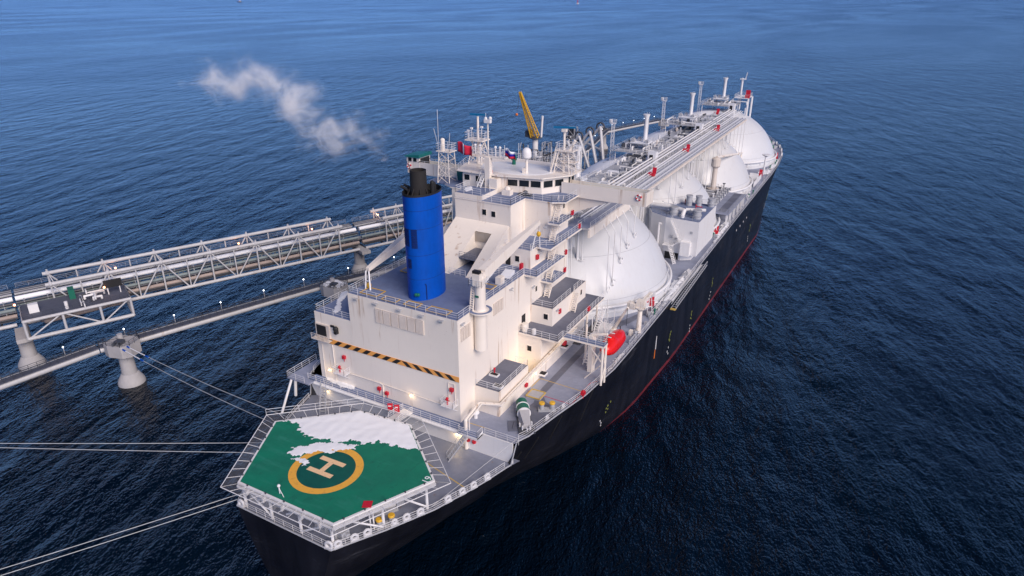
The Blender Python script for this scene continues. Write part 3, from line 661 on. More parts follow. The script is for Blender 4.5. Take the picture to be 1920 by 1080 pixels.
# starboard radar tower
mr = MB(); lattice(mr, (8.2, 64.6, 45.5), 1.5, .9, 3.9, 3); mr.prism(sq(8.4, 64.6, 1.7, 1.2), 49.3, 49.5).prism(sq(9.0, 64.6, 1.4, 1.0), 47.3, 47.45).tube((8.0, 64.4, 45.5), (8.0, 64.4, 52.9), .25, 8, .2).box((7.6, 64.0, 52.6), (8.4, 64.8, 53.1)).tube((8.3, 64.6, 48.5), (10, 64.6, 51.2), .3, 8)
mr = mr.build('radar_tower', 'cream', ship)
MB().rail([(*q, 49.5) for q in sq(8.4, 64.6, 1.65, 1.15)], 1.2, True, .9).rail([(*q, 47.45) for q in sq(9.0, 64.6, 1.35, .95)], 1.1, True, .9).build('mast_railing', 'white', mr)
MB().cbox((8.0, 64.4, 53.35), (3.9, .28, .3), .35).build('radar_scanner', 'radar_blue', mr)
MB().stair((6.1, 63.0, 45.5), (7.0, 63.3, 49.3), .6).build('stair', 'cream', mr)
# port antenna tower
mt = MB(); lattice(mt, (-13.0, 58.6, 42.3), 1.3, 1.0, 5.8, 4); mt.prism(sq(-13, 58.6, 1.5, 1.2), 48.1, 48.25).tube((-13.5, 58.2, 48.2), (-13.5, 58.2, 50), .4, 10).ball((-13.5, 58.2, 50.1), .45)
mt = mt.build('antenna_tower', 'cream', ship)
MB().rail([(*q, 48.25) for q in sq(-13, 58.6, 1.45, 1.15)], 1.3, True, .9).build('mast_railing', 'white', mt)
for a, b in (((-14.4, 58.2, 48.2), (-14.4, 58.2, 55.5)), ((-14.5, 58.4, 48.5), (-15.5, 58.4, 52)), ((-12.3, 58.4, 49), (-12.0, 58.4, 51.5))): MB().tube(a, b, .04, 4).build('whip_antenna', 'white', mt)
MB().box((-16.5, 57.5, 42.2), (-11.0, 61.6, 42.45)).build('platform', 'deck_blue', wgp)
MB().box((-12.0, 60.2, 42.5), (-9.9, 61.5, 44.2)).build('deck_locker', 'teal', wgp)
sdm = MB().tube((2.9, 60, 45.5), (2.9, 60, 48.3), .3, 10, .22).box((2.2, 59.7, 45.5), (2.7, 60.3, 46.5)).build('satellite_mast', 'cream', ship)
MB().lathe([(.6, 48.2), (.85, 48.5), (.85, 49.3), (.7, 49.75), (.4, 50.05), (.02, 50.15)], (2.9, 60, 0), 18).build('satellite_dome', 'white', sdm, smooth=True)
MB().tube((-2.1, 64.5, 45.5), (-2.1, 64.5, 47.2), .35, 8).ball((-2.1, 64.5, 47.2), .5).box((-2.6, 64.3, 46.5), (-1.6, 64.7, 46.9)).build('magnetic_compass', 'green', ship)
MB().box((-3.6, 57.6, 45.5), (-2.9, 58.1, 45.9)).build('roof_locker', 'red', whl)
MB().box((.6, 55.2, 42.5), (2.2, 56.4, 43.5)).ball((1.4, 55.8, 43.5), .6).build('deck_locker', 'cream', whl)
MB().box((3.2, 56.3, 42.5), (5.6, 57.2, 42.9)).ball((4.4, 56.8, 43), .5).build('hose_pile', 'dark_steel', whl)

# ================================================================== PROVISION CRANES on the casing top
def crane(x, y, tip, hookz, mat='cream'):
    root = MB().tube((x, y, 26.5), (x, y, 32.6), .95, 16, .95).lathe([(1.0, 0), (1.75, .3), (1.75, .5), (1.3, .5)], (x, y, 32.4), 22).tube((x, y, 32.8), (x, y, 36.8), .85, 16, .8).build('provision_crane', mat, ship, smooth=True)
    MB().lathe([(1.3, 32.91), (1.74, 32.91)], (x, y, 0), 22, cap=False).build('crane_ring_floor', 'deck_blue', root)
    MB().tube((x, y, 36.8), (x, y, 38.4), .75, 12, .65).box((x-.6, y-1.1, 36.9), (x+.6, y-.3, 38.7)).box((x-.5, y+.1, 37.2), (x+.5, y+1.2, 38.6)).build('crane_slew_house', mat, root)
    a = Vector((x, y+.6, 38.2)); b = Vector(tip); m = MB(); d = (b-a); up = Vector((0, 0, 1)); sd = d.cross(up).normalized(); n = sd.cross(d).normalized()
    vs = []
    for p, w_, h_ in ((a, .55, .75), (a.lerp(b, .35), .5, .85), (b, .28, .3)):
        vs += [p+sd*w_+n*h_, p-sd*w_+n*h_, p-sd*w_-n*h_, p+sd*w_-n*h_]
    fs = [(0, 1, 2, 3), (11, 10, 9, 8)]
    for j in (0, 4):
        for i in range(4): fs.append((j+i, j+4+i, j+4+(i+1) % 4, j+(i+1) % 4))
    m.add(vs, fs).build('crane_boom', mat, root)
    MB().tube((x+.3, y+.8, 36.9), a.lerp(b, .42)-n*.6, .16, 8).tube((x-.3, y+.8, 36.9), a.lerp(b, .42)-n*.6, .16, 8).build('crane_ram', 'white', root)
    MB().tube(b, (b.x, b.y, hookz+.6), .03, 4).build('hoist_wire', 'dark_steel', root)
    MB().ball((b.x, b.y, hookz+.3), .38, 10, 6, 1.3).build('hook_block', 'yellow', root)
    MB().rail([(*q, 36.9) for q in sq(x, y-.2, 1.05)], 1.0, True, .7).build('crane_railing', 'white', root)
    MB().box((x-.7, y-.9, 38.6), (x+.4, y-.2, 39.1)).build('crane_motor', 'black', root)
    MB().stair((x-.95, y-.9, 32.9), (x-.95, y-.2, 36.9), .5).build('crane_ladder', 'cream', root)
    MB().box((x-.3, y-.9, 35.1), (x+.3, y-.84, 35.4)).build('name_plate', 'green', root)
    return root
crane(10.9, 31.0, (10.9, 49.3, 40.9), 38.6)
crane(-9.6, 45.0, (-8.3, 29.4, 35.9), 33.0)
MB().tube((-8.6, 29.3, 35.7), (-8.6, 28.9, 32.8), .13, 6).tube((-8.0, 29.3, 35.7), (-7.4, 28.6, 32.8), .13, 6).tube((-8.5, 29, 34.2), (-7.8, 29, 34.2), .08).build('crane_rest', 'white', cas)
MB().tube((10.6, 49.2, 39.6), (9.9, 48.8, 36), .11, 6).tube((11, 49.2, 39.6), (10.7, 50.2, 36), .11, 6).build('crane_rest', 'white', cas)
MB().box((8.0, 40.2, 32.85), (9.0, 41.4, 34)).build('deck_locker', 'cream', cas); MB().box((8.8, 46.6, 33.2), (9.2, 47.3, 34.2)).build('hose_cabinet', 'red', cas)
MB().rail([(5.3, 41.5, 32.82), (8.3, 47.6, 32.82)], 1.1, step=1.4).build('casing_railing', 'white', cas)

# ================================================================== HELIDECK
HZ = 16.5
HX = [(-7.6, .3), (8.6, .5), (14.6, 13.1), (4.3, 21.7), (-4.7, 20.9), (-13.9, 12.6)]
hd = MB().prism(HX, HZ-.35, HZ).build('helideck', 'white', ship)
HC = Vector((0, 10.5))
def inset(poly, d):
    out = []; n = len(poly)
    for i in range(n):
        p, a, b = Vector(poly[i]), Vector(poly[i-1]), Vector(poly[(i+1) % n])
        e1 = (p-a).normalized(); e2 = (b-p).normalized(); n1 = Vector((-e1.y, e1.x)); n2 = Vector((-e2.y, e2.x))
        bi = (n1+n2).normalized(); out.append(p+bi*(d/bi.dot(n1)))
    return [tuple(p) for p in out]
sheet('helideck_paint', inset(HX, .28), HZ+.012, 'helideck', hd)
CX, CY = .64, 7.9
def disc(r0, r1, z, name, mat, n=64):
    m = MB(); vs = []; fs = []
    for i in range(n): a = 2*pi*i/n; vs += [(CX+r0*cos(a), CY+r0*sin(a), z), (CX+r1*cos(a), CY+r1*sin(a), z)]
    for i in range(n): j = (i+1) % n; fs.append((2*i, 2*i+1, 2*j+1, 2*j))
    m.add(vs, fs).build(name, mat, hd)
disc(0.001, 3.9, HZ+.016, 'landing_circle_centre', 'heli_inner'); disc(3.85, 4.9, HZ+.02, 'landing_circle', 'heli_yellow')
# H: legs run along photo direction (up-left to lower-right)
z1 = lambda u, v: px(400+u/2.7, 680+v/2.7, 2, HZ)
pa, pb, pc, pd = z1(555, 482), z1(655, 520), z1(488, 535), z1(592, 575)
ax = ((pb-pa)+(pd-pc)).normalized(); ay = Vector((-ax.y, ax.x, 0)); cc_ = (pa+pb+pc+pd)/4
def hbar(c, lx, ly):
    return sheet('letter_h_bar', [((c+ax*a+ay*b).x, (c+ax*a+ay*b).y) for a, b in ((-lx, -ly), (lx, -ly), (lx, ly), (-lx, ly))], HZ+.024, 'heli_h', hd)
for s_ in (-1, 1): hbar(cc_+ay*s_*1.28, 2.05, .38)
hbar(cc_, .38, .9)
def text(body, loc, size, rz, mat, name, par, flat=True):
    cu = bpy.data.curves.new(name, 'FONT'); cu.body = body; cu.size = size; cu.extrude = .004; cu.align_x = 'CENTER'; cu.align_y = 'CENTER'
    t = bpy.data.objects.new(name, cu); COL.objects.link(t); bpy.context.view_layer.update()
    me = bpy.data.meshes.new_from_object(t); bpy.data.objects.remove(t)
    o = bpy.data.objects.new(name, me); COL.objects.link(o); me.materials.append(MAT[mat]); o.rotation_euler = (0, 0, rz); put(o, par, loc); return o
p19 = px(801, 900, 2, HZ); text('19', (p19.x, p19.y, HZ+.03), 1.4, radians(92), 'snow', 'deck_number', hd)
pr_ = px(689, 946, 2, HZ); MB().cbox((pr_.x, pr_.y, HZ+.05), (1.15, 1.15, .08), .5).build('red_hatch', 'red', hd)
# perimeter safety net frame
NO = inset(HX, -1.75)
m = MB(); nm = MB(); n = 6
for i in range(6):
    a, b, c, d = Vector((*HX[i], HZ-.2)), Vector((*HX[(i+1) % 6], HZ-.2)), Vector((*NO[i], HZ+.1)), Vector((*NO[(i+1) % 6], HZ+.1))
    m.tube(c, d, .055, 5); k = round((b-a).length/1.5)
    for j in range(k+1): m.tube(a.lerp(b, j/k), c.lerp(d, j/k), .038, 4)
    MB().add([a, b, d, c], [(0, 1, 2, 3)]).build('safety_net', 'net', hd)
m.build('net_frame', 'white', hd)
m = MB()
for i in (3, 4):
    c, d = Vector((*NO[i], HZ+.1)), Vector((*NO[(i+1) % 6], HZ+.1))
    if i == 4: m.rail([c, d], 1.0, step=2.6, bars=2)
m.build('helideck_railing', 'white', hd)
for i in range(6):
    a, b = Vector(HX[i]), Vector(HX[(i+1) % 6]); k = 5
    for j in range(k): q = a.lerp(b, (j+.5)/k); q = q+(HC-q).normalized()*.15; MB().tube((q.x, q.y, HZ), (q.x, q.y, HZ+.22), .11, 6).build('perimeter_light', 'dark_steel', hd)
m = MB()
for t in (.12, .3, .5, .7, .88):
    for p, q in (((HX[5], HX[2])), ((HX[0], HX[1])), ((HX[4], HX[3]))):
        a = Vector(p).lerp(Vector(q), t); m.box((a.x-.12, a.y-.5, HZ-1.0), (a.x+.12, a.y+.5, HZ-.36))
for p, q in ((HX[0], HX[1]), (HX[1], HX[2]), (HX[5], HX[0]), (HX[5], HX[2]), (HX[4], HX[3])):
    a, b = Vector((*p, HZ-.65)), Vector((*q, HZ-.65)); m.tube(a, b, .24, 6)
m.build('deck_girder', 'white', hd)
legs = [(-7.2, .7), (-2.4, .7), (2.7, .7), (7.9, .8), (11.3, 6.3), (14.0, 11.9), (-10.6, 6.3), (-13.2, 11.6), (5, 17.5), (-5, 17.5), (4, 8), (-4, 8)]
for x, y in legs: MB().tube((x, y, 12.5), (x, y, HZ-.5), .2, 8).build('support_column', 'white', hd)
for a, b in (((-7.2, .7, 16), (-2.4, .7, 12.7)), ((2.7, .7, 12.7), (7.9, .8, 15.9)), ((-2.4, .7, 15.9), (-4.6, .6, 14.6)), ((11.3, 6.3, 12.7), (9.4, 2.4, 15.9)), ((2.7, .7, 15.9), (.4, .7, 14.4)), ((14, 11.9, 12.8), (12.4, 8.8, 15.9))):
    MB().tube(a, b, .14, 6).build('column_brace', 'white', hd)
for x, y in ((10.7, 5.2), (10.9, 5.6)): MB().tube((x-.6, y, 12.5), (x-.6, y, 16), .1, 6).build('drain_pipe', 'white', hd)
wp = px(525, 925, 2, HZ); MB().tube((wp.x, wp.y, HZ-.3), (wp.x, wp.y, HZ+1.1), .09, 6).ball((wp.x, wp.y, HZ+1.2), .22).tube((wp.x, wp.y, HZ+.8), (wp.x+1.0, wp.y-.3, HZ), .04, 4).build('wind_indicator', 'white', hd)
# access ramp towards the casing with red notice boards
a = px(716, 773, 2, 16.2)
MB().cbox((1.2, 23.0, 16.2), (1.9, 3.6, .15), -.15).build('access_ramp', 'white', hd)
MB().rail([(.2, 21.6, 16.3), (.6, 24.6, 16.3)], 1.0, step=1).rail([(2.1, 21.5, 16.3), (2.4, 24.6, 16.3)], 1.0, step=1).build('ramp_railing', 'white', hd)
bx = px(737, 763, 2, 17.2)
MB().cbox((bx.x-.55, bx.y, 17.0), (.8, .1, 1.3), .5).cbox((bx.x+.55, bx.y+.2, 17.0), (.8, .1, 1.3), .5).build('notice_board', 'red', hd)
for dx in (-.55, .55): MB().cbox((bx.x+dx, bx.y-.02+dx*.18, 17.25), (.45, .14, .12), .5).build('notice_stripe', 'white', hd)

# ================================================================== MOORING GEAR
def fairlead(x, y, rz, z=12.7, r=.62):
    r *= .8
    m = MB(); M = Matrix.Rotation(rz, 3, 'Z'); tmp = MB().ring((0, 0, .5), r*.76, .19, 'Y', 16, 8).box((-.55, -.25, -.1), (.55, .25, .2))
    m.add([M @ Vector(v)+Vector((x, y, z)) for v in tmp.v], tmp.f); return m.build('fairlead', 'grey_light', moor)
ea = atan2(12, 6.9)
for t in (.07, .22, .34, .60, .72, .86):
    p = Vector((8.2, .0)).lerp(Vector((15.1, 12)), t); fairlead(p.x-.15, p.y+.1, ea, r=.62 if t != .6 else .45)
for y in (14.2, 16.4, 18.2, 20.6): fairlead(interp(BD, y)-.2, y, radians(68), r=.6)
for x in (-7.6, -7.0): fairlead(x, .25, 0, r=.7) if x == -7.6 else None
fairlead(7.7, .25, .2, r=.7)
for p0, p1 in (((-9, 2), (-12, 8)),): fairlead(-10, 3.5, -ea, r=.6); fairlead(-12.2, 7.6, -ea, r=.6)
def winch(x, y, rz, z=12.5, cov='white', par=None):
    M = Matrix.Rotation(rz, 3, 'Z'); T = Vector((x, y, z)); par = par or moor
    def b(mb, name, mat): q = MB(); q.add([M @ Vector(v)+T for v in mb.v], mb.f); return q.build(name, mat, par)
    b(MB().box((-2.0, -1.0, 0), (2.0, 1.0, .3)).box((-2.0, -.9, .3), (-1.85, .9, 1.3)).box((-.1, -.9, .3), (.05, .9, 1.3)).box((1.85, -.9, .3), (2, .9, 1.3)), 'winch_bed', 'grey_steel')
    b(MB().tube((-1.8, 0, 1.0), (-.15, 0, 1.0), .85, 14), 'winch_drum', cov); b(MB().tube((.1, 0, 1.0), (1.8, 0, 1.0), .75, 14), 'winch_drum', cov)
    b(MB().box((2.0, -.6, .3), (3.0, .6, 1.4)).tube((2.4, 0, 1.0), (3.5, 0, 1.0), .35, 10), 'winch_motor', 'grey_steel')
winch(-5.5, 2.6, .1); winch(5.6, 2.8, -.15); winch(9.0, 8.6, 1.0); winch(-9, 9, -1.0); winch(0, 4, 0)
def bollards(x, y, rz, z, par):
    M = Matrix.Rotation(rz, 3, 'Z'); T = Vector((x, y, z))
    q = MB().box((-1.35, -.5, 0), (1.35, .5, .3)); m = MB(); m.add([M @ Vector(v)+T for v in q.v], q.f); m.build('bollard_base', 'grey_steel', par)
    for s_ in (-1, 1):
        c = M @ Vector((.8*s_, 0, 0))+T; MB().lathe([(.36, .3), (.36, 1.2)], c, 14).build('bollard', 'grey_steel', par); MB().lathe([(.46, 1.2), (.46, 1.4), (.38, 1.48)], c, 14).build('bollard_cap', 'yellow', par)
bollards(19.8, 35.4, .55, 16.02, main); bollards(11.2, 6.8, 1.0, 12.5, moor); bollards(-11.5, 6.5, -1.0, 12.5, moor)
# covered winch on the starboard quarter
a = Vector((15.9, 34.3, 16)); b = Vector((20.1, 28.4, 16)); u_ = (b-a).normalized(); v_ = Vector((-u_.y, u_.x, 0)); W = lambda s_, t_, z_: a+u_*s_+v_*t_+Vector((0, 0, z_))
m = MB(); L = 7.2
m.add([W(.2, -.9, 0), W(L, -1.2, 0), W(L, 1.2, 0), W(.2, .9, 0), W(.2, -.9, .3), W(L, -1.2, .3), W(L, 1.2, .3), W(.2, .9, .3)], [(3,2,1,0),(4,5,6,7),(0,1,5,4),(1,2,6,5),(2,3,7,6),(3,0,4,7)])
qw = m.build('quarter_winch', 'dark_steel', main)
for s0, s1, r in ((.3, 1.7, .85), (1.9, 3.3, .95)): MB().tube(W(s0, 0, 1.1), W(s1, 0, 1.1), r, 16).build('drum_cover', 'green', qw)
MB().ball(W(.1, 0, 1.1), .55).build('winch_brake', 'black', qw)
for s0 in (1.75, 3.35): MB().tube(W(s0, 0, 1.1), W(s0+.14, 0, 1.1), 1.05, 16).build('winch_flange', 'white', qw)
m = MB(); m.add([W(3.6, -.9, .3), W(6.2, -.75, .3), W(6.2, .75, .3), W(3.6, .9, .3), W(3.7, -.75, 1.9), W(6.0, -.35, 1.0), W(6.0, .35, 1.0), W(3.7, .75, 1.9)], [(4,5,6,7),(0,1,5,4),(1,2,6,5),(2,3,7,6),(3,0,4,7)]).build('canvas_cover', 'concrete', qw)
for s0, t0 in ((6.4, -.6), (6.5, .5), (6.9, 0), (5.6, -.9), (5.4, .9)): MB().tube(W(s0, t0, .3), W(s0, t0, .9), .12, 6).tube(W(s0-.3, t0, .8), W(s0+.3, t0, .8), .07, 5).build('winch_control', 'white', qw)
MB().cbox((17.2, 29.2, 16.06), (1.3, 2.6, .12), .55).tube((17.0, 30.2, 16.2), (17.7, 28.5, 16.2), .08).build('grating', 'deck_dark', main)
MB().cbox((16.5, 38.1, 16.2), (2.3, 2.1, .36), .05).build('deck_hatch', 'grey_steel', main)
m = MB(); q = sq(16.5, 38.1, 1.2, 1.1)
for i in range(4): m.tube((*q[i], 16.42), (*q[(i+1) % 4], 16.42), .1, 4)
m.build('hatch_rim', 'deck_yellow', main)
MB().tube((11.3, 28.4, 16), (11.3, 28.4, 16.9), .3, 10).tube((11.3, 28.4, 16.9), (11.3, 28.4, 17.4), .6, 12, .5).build('mushroom_vent', 'white', main)
for x, y in ((20.9, 33.2), (21.7, 37.2)): MB().ring((x, y, 16.45), .32, .13, 'X', 14, 6).box((x-.18, y-.5, 16), (x+.18, y+.5, 16.2)).build('fairlead', 'grey_light', main)
MB().tube((23.2, 41.3, 16), (23.2, 41.3, 17.4), .15).box((22.9, 41, 16.6), (23.5, 41.7, 17.2)).build('fire_hydrant', 'red', main)
MB().box((19.6, 52, 16.0), (20.3, 52.6, 16.5)).build('hose_reel', 'red', main)
# lifeboat davit
dv = MB().box((20.5, 49.2, 16), (21.3, 50.2, 22.8)).tube((20.9, 49.7, 16), (23.4, 49.7, 22.2), .18, 8).tube((20.9, 49.7, 22.8), (23.6, 49.7, 23.6), .26, 8).build('lifeboat_davit', 'cream', ship)
MB().box((20.5, 59.4, 16), (21.3, 60.4, 19.5)).tube((20.9, 59.9, 19.4), (23.6, 59.0, 24.6), .3, 8, .22).build('davit_arm', 'cream', dv)
MB().tube((23.6, 58.8, 24.6), (23.6, 58.8, 21.2), .05, 5).tube((23.5, 49.9, 23.6), (23.5, 49.9, 22), .05, 5).build('fall_wire', 'dark_steel', dv)
MB().stair((19.3, 51, 16.0), (19.3, 56, 20.0), .8).stair((18.9, 56.2, 20.0), (18.9, 59.6, 23.2), .8).box((18.2, 55.6, 19.9), (20.8, 60.6, 20.0)).rail([(20.8, 55.6, 20), (20.8, 60.6, 20)], 1.1, step=1.1).rail([(18.4, 60.6, 20), (20.8, 60.6, 20)], 1.1, step=1.1).build('embarkation_stair', 'white', dv)
for x, y in ((18.4, 55.8), (20.7, 55.8), (18.4, 60.4), (20.7, 60.4), (18, 64)): MB().tube((x, y, 16), (x, y, 23), .1, 6).build('embarkation_post', 'white', dv)
MB().rail([(17.4, 50.2, 20.2), (17.4, 60, 20.2)], 1.1, step=1.2).box((17.3, 50, 20.1), (18.6, 60, 20.2)).build('embarkation_walk', 'dark_steel', dv)
# small cargo crane abreast the aft dome
k = MB().tube((23.2, 67.2, 16), (23.0, 68, 20.4), .5, 12, .42).lathe([(.5, 0), (1.0, .5), (1.0, .7)], (23.0, 68, 20.2), 14).box((22.3, 67.4, 20.9), (23.7, 68.8, 22.2)).build('hose_crane', 'cream', ship)
MB().tube((22.9, 68.2, 21.8), (22.2, 76, 20.6), .2, 6).tube((23.3, 68.2, 21.8), (22.6, 76, 20.6), .2, 6).box((20.6, 67.2, 20.4), (22.2, 68.4, 21.6)).build('crane_boom', 'cream', k)
MB().rail([(*q, 20.9) for q in sq(22.8, 68, 1.5)], 1.0, True, .9).build('crane_railing', 'white', k)
MB().tube((21.9, 76, 16.2), (22.3, 76, 20.4), .08).tube((23, 75.8, 16.2), (22.5, 76, 20.4), .08).box((22, 75.6, 20), (23.2, 76.4, 20.8)).build('crane_rest', 'white', k)
# accommodation ladder slung over the side
gw = MB(); A, B = Vector((25.3, 82.8, 15.0)), Vector((25.3, 107.4, 16.2))
for dx in (-.5, .5):
    for dz in (0, .95): gw.tube(A+Vector((dx, 0, dz)), B+Vector((dx, 0, dz)), .08, 5)
for i in range(26): t = i/25; p = A.lerp(B, t); gw.tube(p+Vector((-.5, 0, 0)), p+Vector((.5, 0, 0)), .05, 4); gw.tube(p+Vector((.5, 0, 0)), p+Vector((.5, 0, .95)), .035, 4)
gw = gw.build('accommodation_ladder', 'grey_steel', ship)
MB().box((24.8, 82.2, 14.9), (25.9, 83, 15.05)).build('ladder_platform', 'deck_yellow', gw)
MB().box((23.9, 84, 16.0), (24.7, 107, 16.3)).build('ladder_trough', 'white', gw)

# ================================================================== CARGO TANKS
RA, RB, NE = 22.4, 21.65, .92                       # cover: nearly spherical, centre below the deck
TC = [86.2+43.33*i for i in range(4)]; TZ = [12.75+.3*i for i in range(4)]
def dr(e): return RA*cos(e)**NE
def ea_(zr): return math.asin(max(0, min(1, zr/RB)))
tanks = []
for i, (yc, zc) in enumerate(zip(TC, TZ)):
    zb = DZ(yc); e0 = ea_(zb+.9-zc); prof = [(dr(e0)+.5, zb-.6), (dr(e0)+.45, zb+.7)]+[(dr(e), zc+RB*sin(e)) for e in [e0+(pi/2-e0)*k/30 for k in range(0, 30)]]+[(.05, zc+RB)]
    t = MB().lathe(prof, (0, yc, 0), 96, cap=False).build('tank_dome', ('dome', 'dome_warm', 'dome_warm', 'dome')[i], ship, smooth=True)
    tanks.append(t)
    e = ea_(zb+11.0-zc); MB().ring((0, yc, zc+RB*sin(e)), dr(e)+.01, .045, n=110, m=4).build('weld_seam', 'grey_steel', t)
    e = ea_(zb+3.2-zc); MB().ring((0, yc, zc+RB*sin(e)), dr(e)+.01, .04, n=110, m=4).build('weld_seam', 'grey_steel', t)
    for k in range(16):
        a = 2*pi*(k+.5)/16; mm_ = MB()
        for q in range(10):
            q0, q1 = .25+q*1.05/10, .25+(q+1)*1.05/10; mm_.tube((dr(q0)*cos(a), yc+dr(q0)*sin(a), zc+RB*sin(q0)), (dr(q1)*cos(a), yc+dr(q1)*sin(a), zc+RB*sin(q1)), .028, 4)
        mm_.build('weld_seam', 'dome', t)
    rp = dr(ea_(zb+2.2-zc))+.75; MB().ring((0, yc, zb+2.2), rp, .28, n=96, m=8).build('ring_pipe', 'white', t, smooth=True)
    m = MB()
    for k in range(24): a = k*2*pi/24; m.tube((rp*cos(a), yc+rp*sin(a), zb), (rp*cos(a), yc+rp*sin(a), zb+2.1), .1, 5)
    m.build('pipe_stand', 'white', t)
    # top platform with vent mast, pipe work and lattice post
    z = zc+RB+1.3; x0, x1, y0, y1 = -5.5, 6.5, yc-5.0, yc+6.0
    pt = MB().box((x0, y0, z+.5), (x1, y1, z+.65)).box((-2.2, yc-2.2, z+2.3), (2.8, yc+2.2, z+2.55)).build('dome_platform', 'grey_steel', t)
    MB().rail([(*q, z+.65) for q in ((x0, y0), (x1, y0), (x1, y1), (x0, y1))], 1.1, True, 1.5).rail([(*q, z+2.55) for q in sq(.3, yc, 2.4, 2.1)], 1.0, True, 1.2).build('platform_railing', 'white', t)
    for q in sq(.3, yc, 2.2, 2.0)+sq(.5, yc+.5, 5.6, 5.0): MB().tube((*q, z-3.4), (*q, z+2.3 if abs(q[0]) < 3 else z+.5), .12, 5).build('platform_post', 'white', t)
    MB().box((-2.1, yc-2.1, z+2.54), (2.7, yc+2.1, z+2.66)).build('vent_platform_snow', 'snow', t)
    MB().lathe([(.9, 0), (.65, .3), (.52, 1), (.46, 6.1), (.85, 7.0), (.9, 7.3), (.75, 7.3)], (1.2, yc, z+2.5), 16).build('vent_mast', 'white', t, smooth=True)
    MB().stair((1.2, yc+1.0, z+2.5), (1.2, yc+1.15, z+9.2), .5, 20).build('mast_ladder', 'white', t)
    for dx, dy in ((-1.5, -1.1), (-.6, 1.2), (2.2, -1.2)): MB().tube((dx, yc+dy-.4, z+3.1), (dx, yc+dy+.4, z+3.1), .5, 10).tube((dx, yc+dy, z+2.5), (dx, yc+dy, z+3), .25, 8).build('relief_valve', 'grey_steel', t)
    rr = random.Random(20+i)
    for k in range(12):
        a = Vector((rr.uniform(x0, x1-2), rr.uniform(y0, y1-3), z+rr.uniform(.9, 2.0))); L = rr.uniform(2, 7); r = rr.uniform(.1, .28)
        b = a+(Vector((0, L, 0)) if rr.random() < .55 else Vector((L, 0, 0))); c = b+Vector((0, 0, -1))
        MB().path([a+Vector((0, 0, -1)), a, b, c], r, 7).build('dome_pipe', rr.choice(['white', 'white', 'grey_steel']), t)
    for k in range(9):
        x, y = rr.uniform(x0+.5, x1-.5), rr.uniform(y0+.5, y1-.5); MB().tube((x, y, z+.6), (x, y, z+rr.uniform(1.2, 2.2)), rr.uniform(.15, .4), 8).tube((x-.5, y, z+1.3), (x+.5, y, z+1.3), .12, 6).build('valve', rr.choice(['grey_steel', 'white', 'dark_steel']), t)
    m = MB(); lattice(m, (-6.6, yc-3.2, z-3.4), .38, .32, 10.8, 9, .045); m.box((-7.2, yc-3.8, z+7.2), (-6.0, yc-2.6, z+7.35)).rail([(*q, z+7.35) for q in sq(-6.6, yc-3.2, .7)], .9, True, .7).box((-7.6, yc-3.6, z+7.5), (-7.0, yc-2.9, z+8.3)); m.build('lattice_post', 'white', t)
    if i: 
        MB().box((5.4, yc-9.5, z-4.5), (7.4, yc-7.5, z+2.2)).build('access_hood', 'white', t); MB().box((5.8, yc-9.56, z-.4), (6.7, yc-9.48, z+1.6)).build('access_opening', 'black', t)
    # snow lying on the port shoulder of the cover
    vs = []; fs = []; idx = {}; na, ne = 90, 40
    def msk(a, e): return .8*mnoise.fractal(Vector((a*2.6+i*7, e*4.1, i*3.)), .8, 2, 5)+1.5*(e-1.0)+.25*cos(a-4.0)-.05
    for p in range(na+1):
        for q in range(ne+1):
            a = 2.2+3.0*p/na; e = .75+.72*q/ne
            idx[p, q] = len(vs); vs.append(((dr(e)+.05)*cos(a), yc+(dr(e)+.05)*sin(a), zc+(RB+.05)*sin(e)))
    for p in range(na):
        for q in range(ne):
            if msk(2.2+3.0*(p+.5)/na, .75+.72*(q+.5)/ne) > 0: fs.append((idx[p, q], idx[p+1, q], idx[p+1, q+1], idx[p, q+1]))
    if fs:
        o = MB().add(vs, fs).build('dome_snow', 'snow', t, smooth=True); o['kind'] = 'stuff'
        bm = bmesh.new(); bm.from_mesh(o.data); bmesh.ops.delete(bm, geom=[v for v in bm.verts if not v.link_faces], context='VERTS'); bm.to_mesh(o.data); bm.free()
# legs with ring pads standing on the aft dome under the catwalk
CWZ = 36.0
def domez(i, x, y):
    q = min(1, (sqrt(x*x+(y-TC[i])**2)/RA)**(1/NE)); return max(DZ(y), TZ[i]+RB*sin(math.acos(q)))
# ================================================================== CATWALK over the domes
cw = MB().box((9.2, 63.4, CWZ-.25), (13.8, 196, CWZ)).build('catwalk', 'grey_steel', ship)
MB().box((9.3, 63.6, CWZ-.01), (13.7, 195.9, CWZ+.03)).build('catwalk_floor', 'deck', cw)
for x, w_ in ((9.75, .5), (12.1, .8), (13.25, .45)): MB().box((x-w_/2, 84, CWZ+.02), (x+w_/2, 195.8, CWZ+.07)).build('catwalk_snow_strip', 'snow', cw)
for x in (10.6, 11.0, 11.35, 12.75): MB().tube((x, 70, CWZ+.25), (x, 195.5, CWZ+.25), .1, 6).build('catwalk_conduit', 'grey_steel', cw)
MB().box((13.6, 63.45, CWZ-1.7), (14.0, 84, CWZ+.05)).build('catwalk_girder', 'cream', cw)
MB().tube((13.9, 84, CWZ-.6), (13.9, 196, CWZ-.6), .3, 6).tube((9.3, 64, CWZ-.6), (9.3, 196, CWZ-.6), .3, 6).build('catwalk_girder', 'rustwhite', cw)
MB().rail([(13.8, 64, CWZ), (13.8, 196, CWZ)], 1.1, step=2.5).rail([(9.3, 64, CWZ), (9.3, 196, CWZ)], 1.1, step=2.5).rail([(11.4, 64, CWZ), (11.4, 196, CWZ)], .9, step=3, bars=2).build('catwalk_railing', 'white', cw)
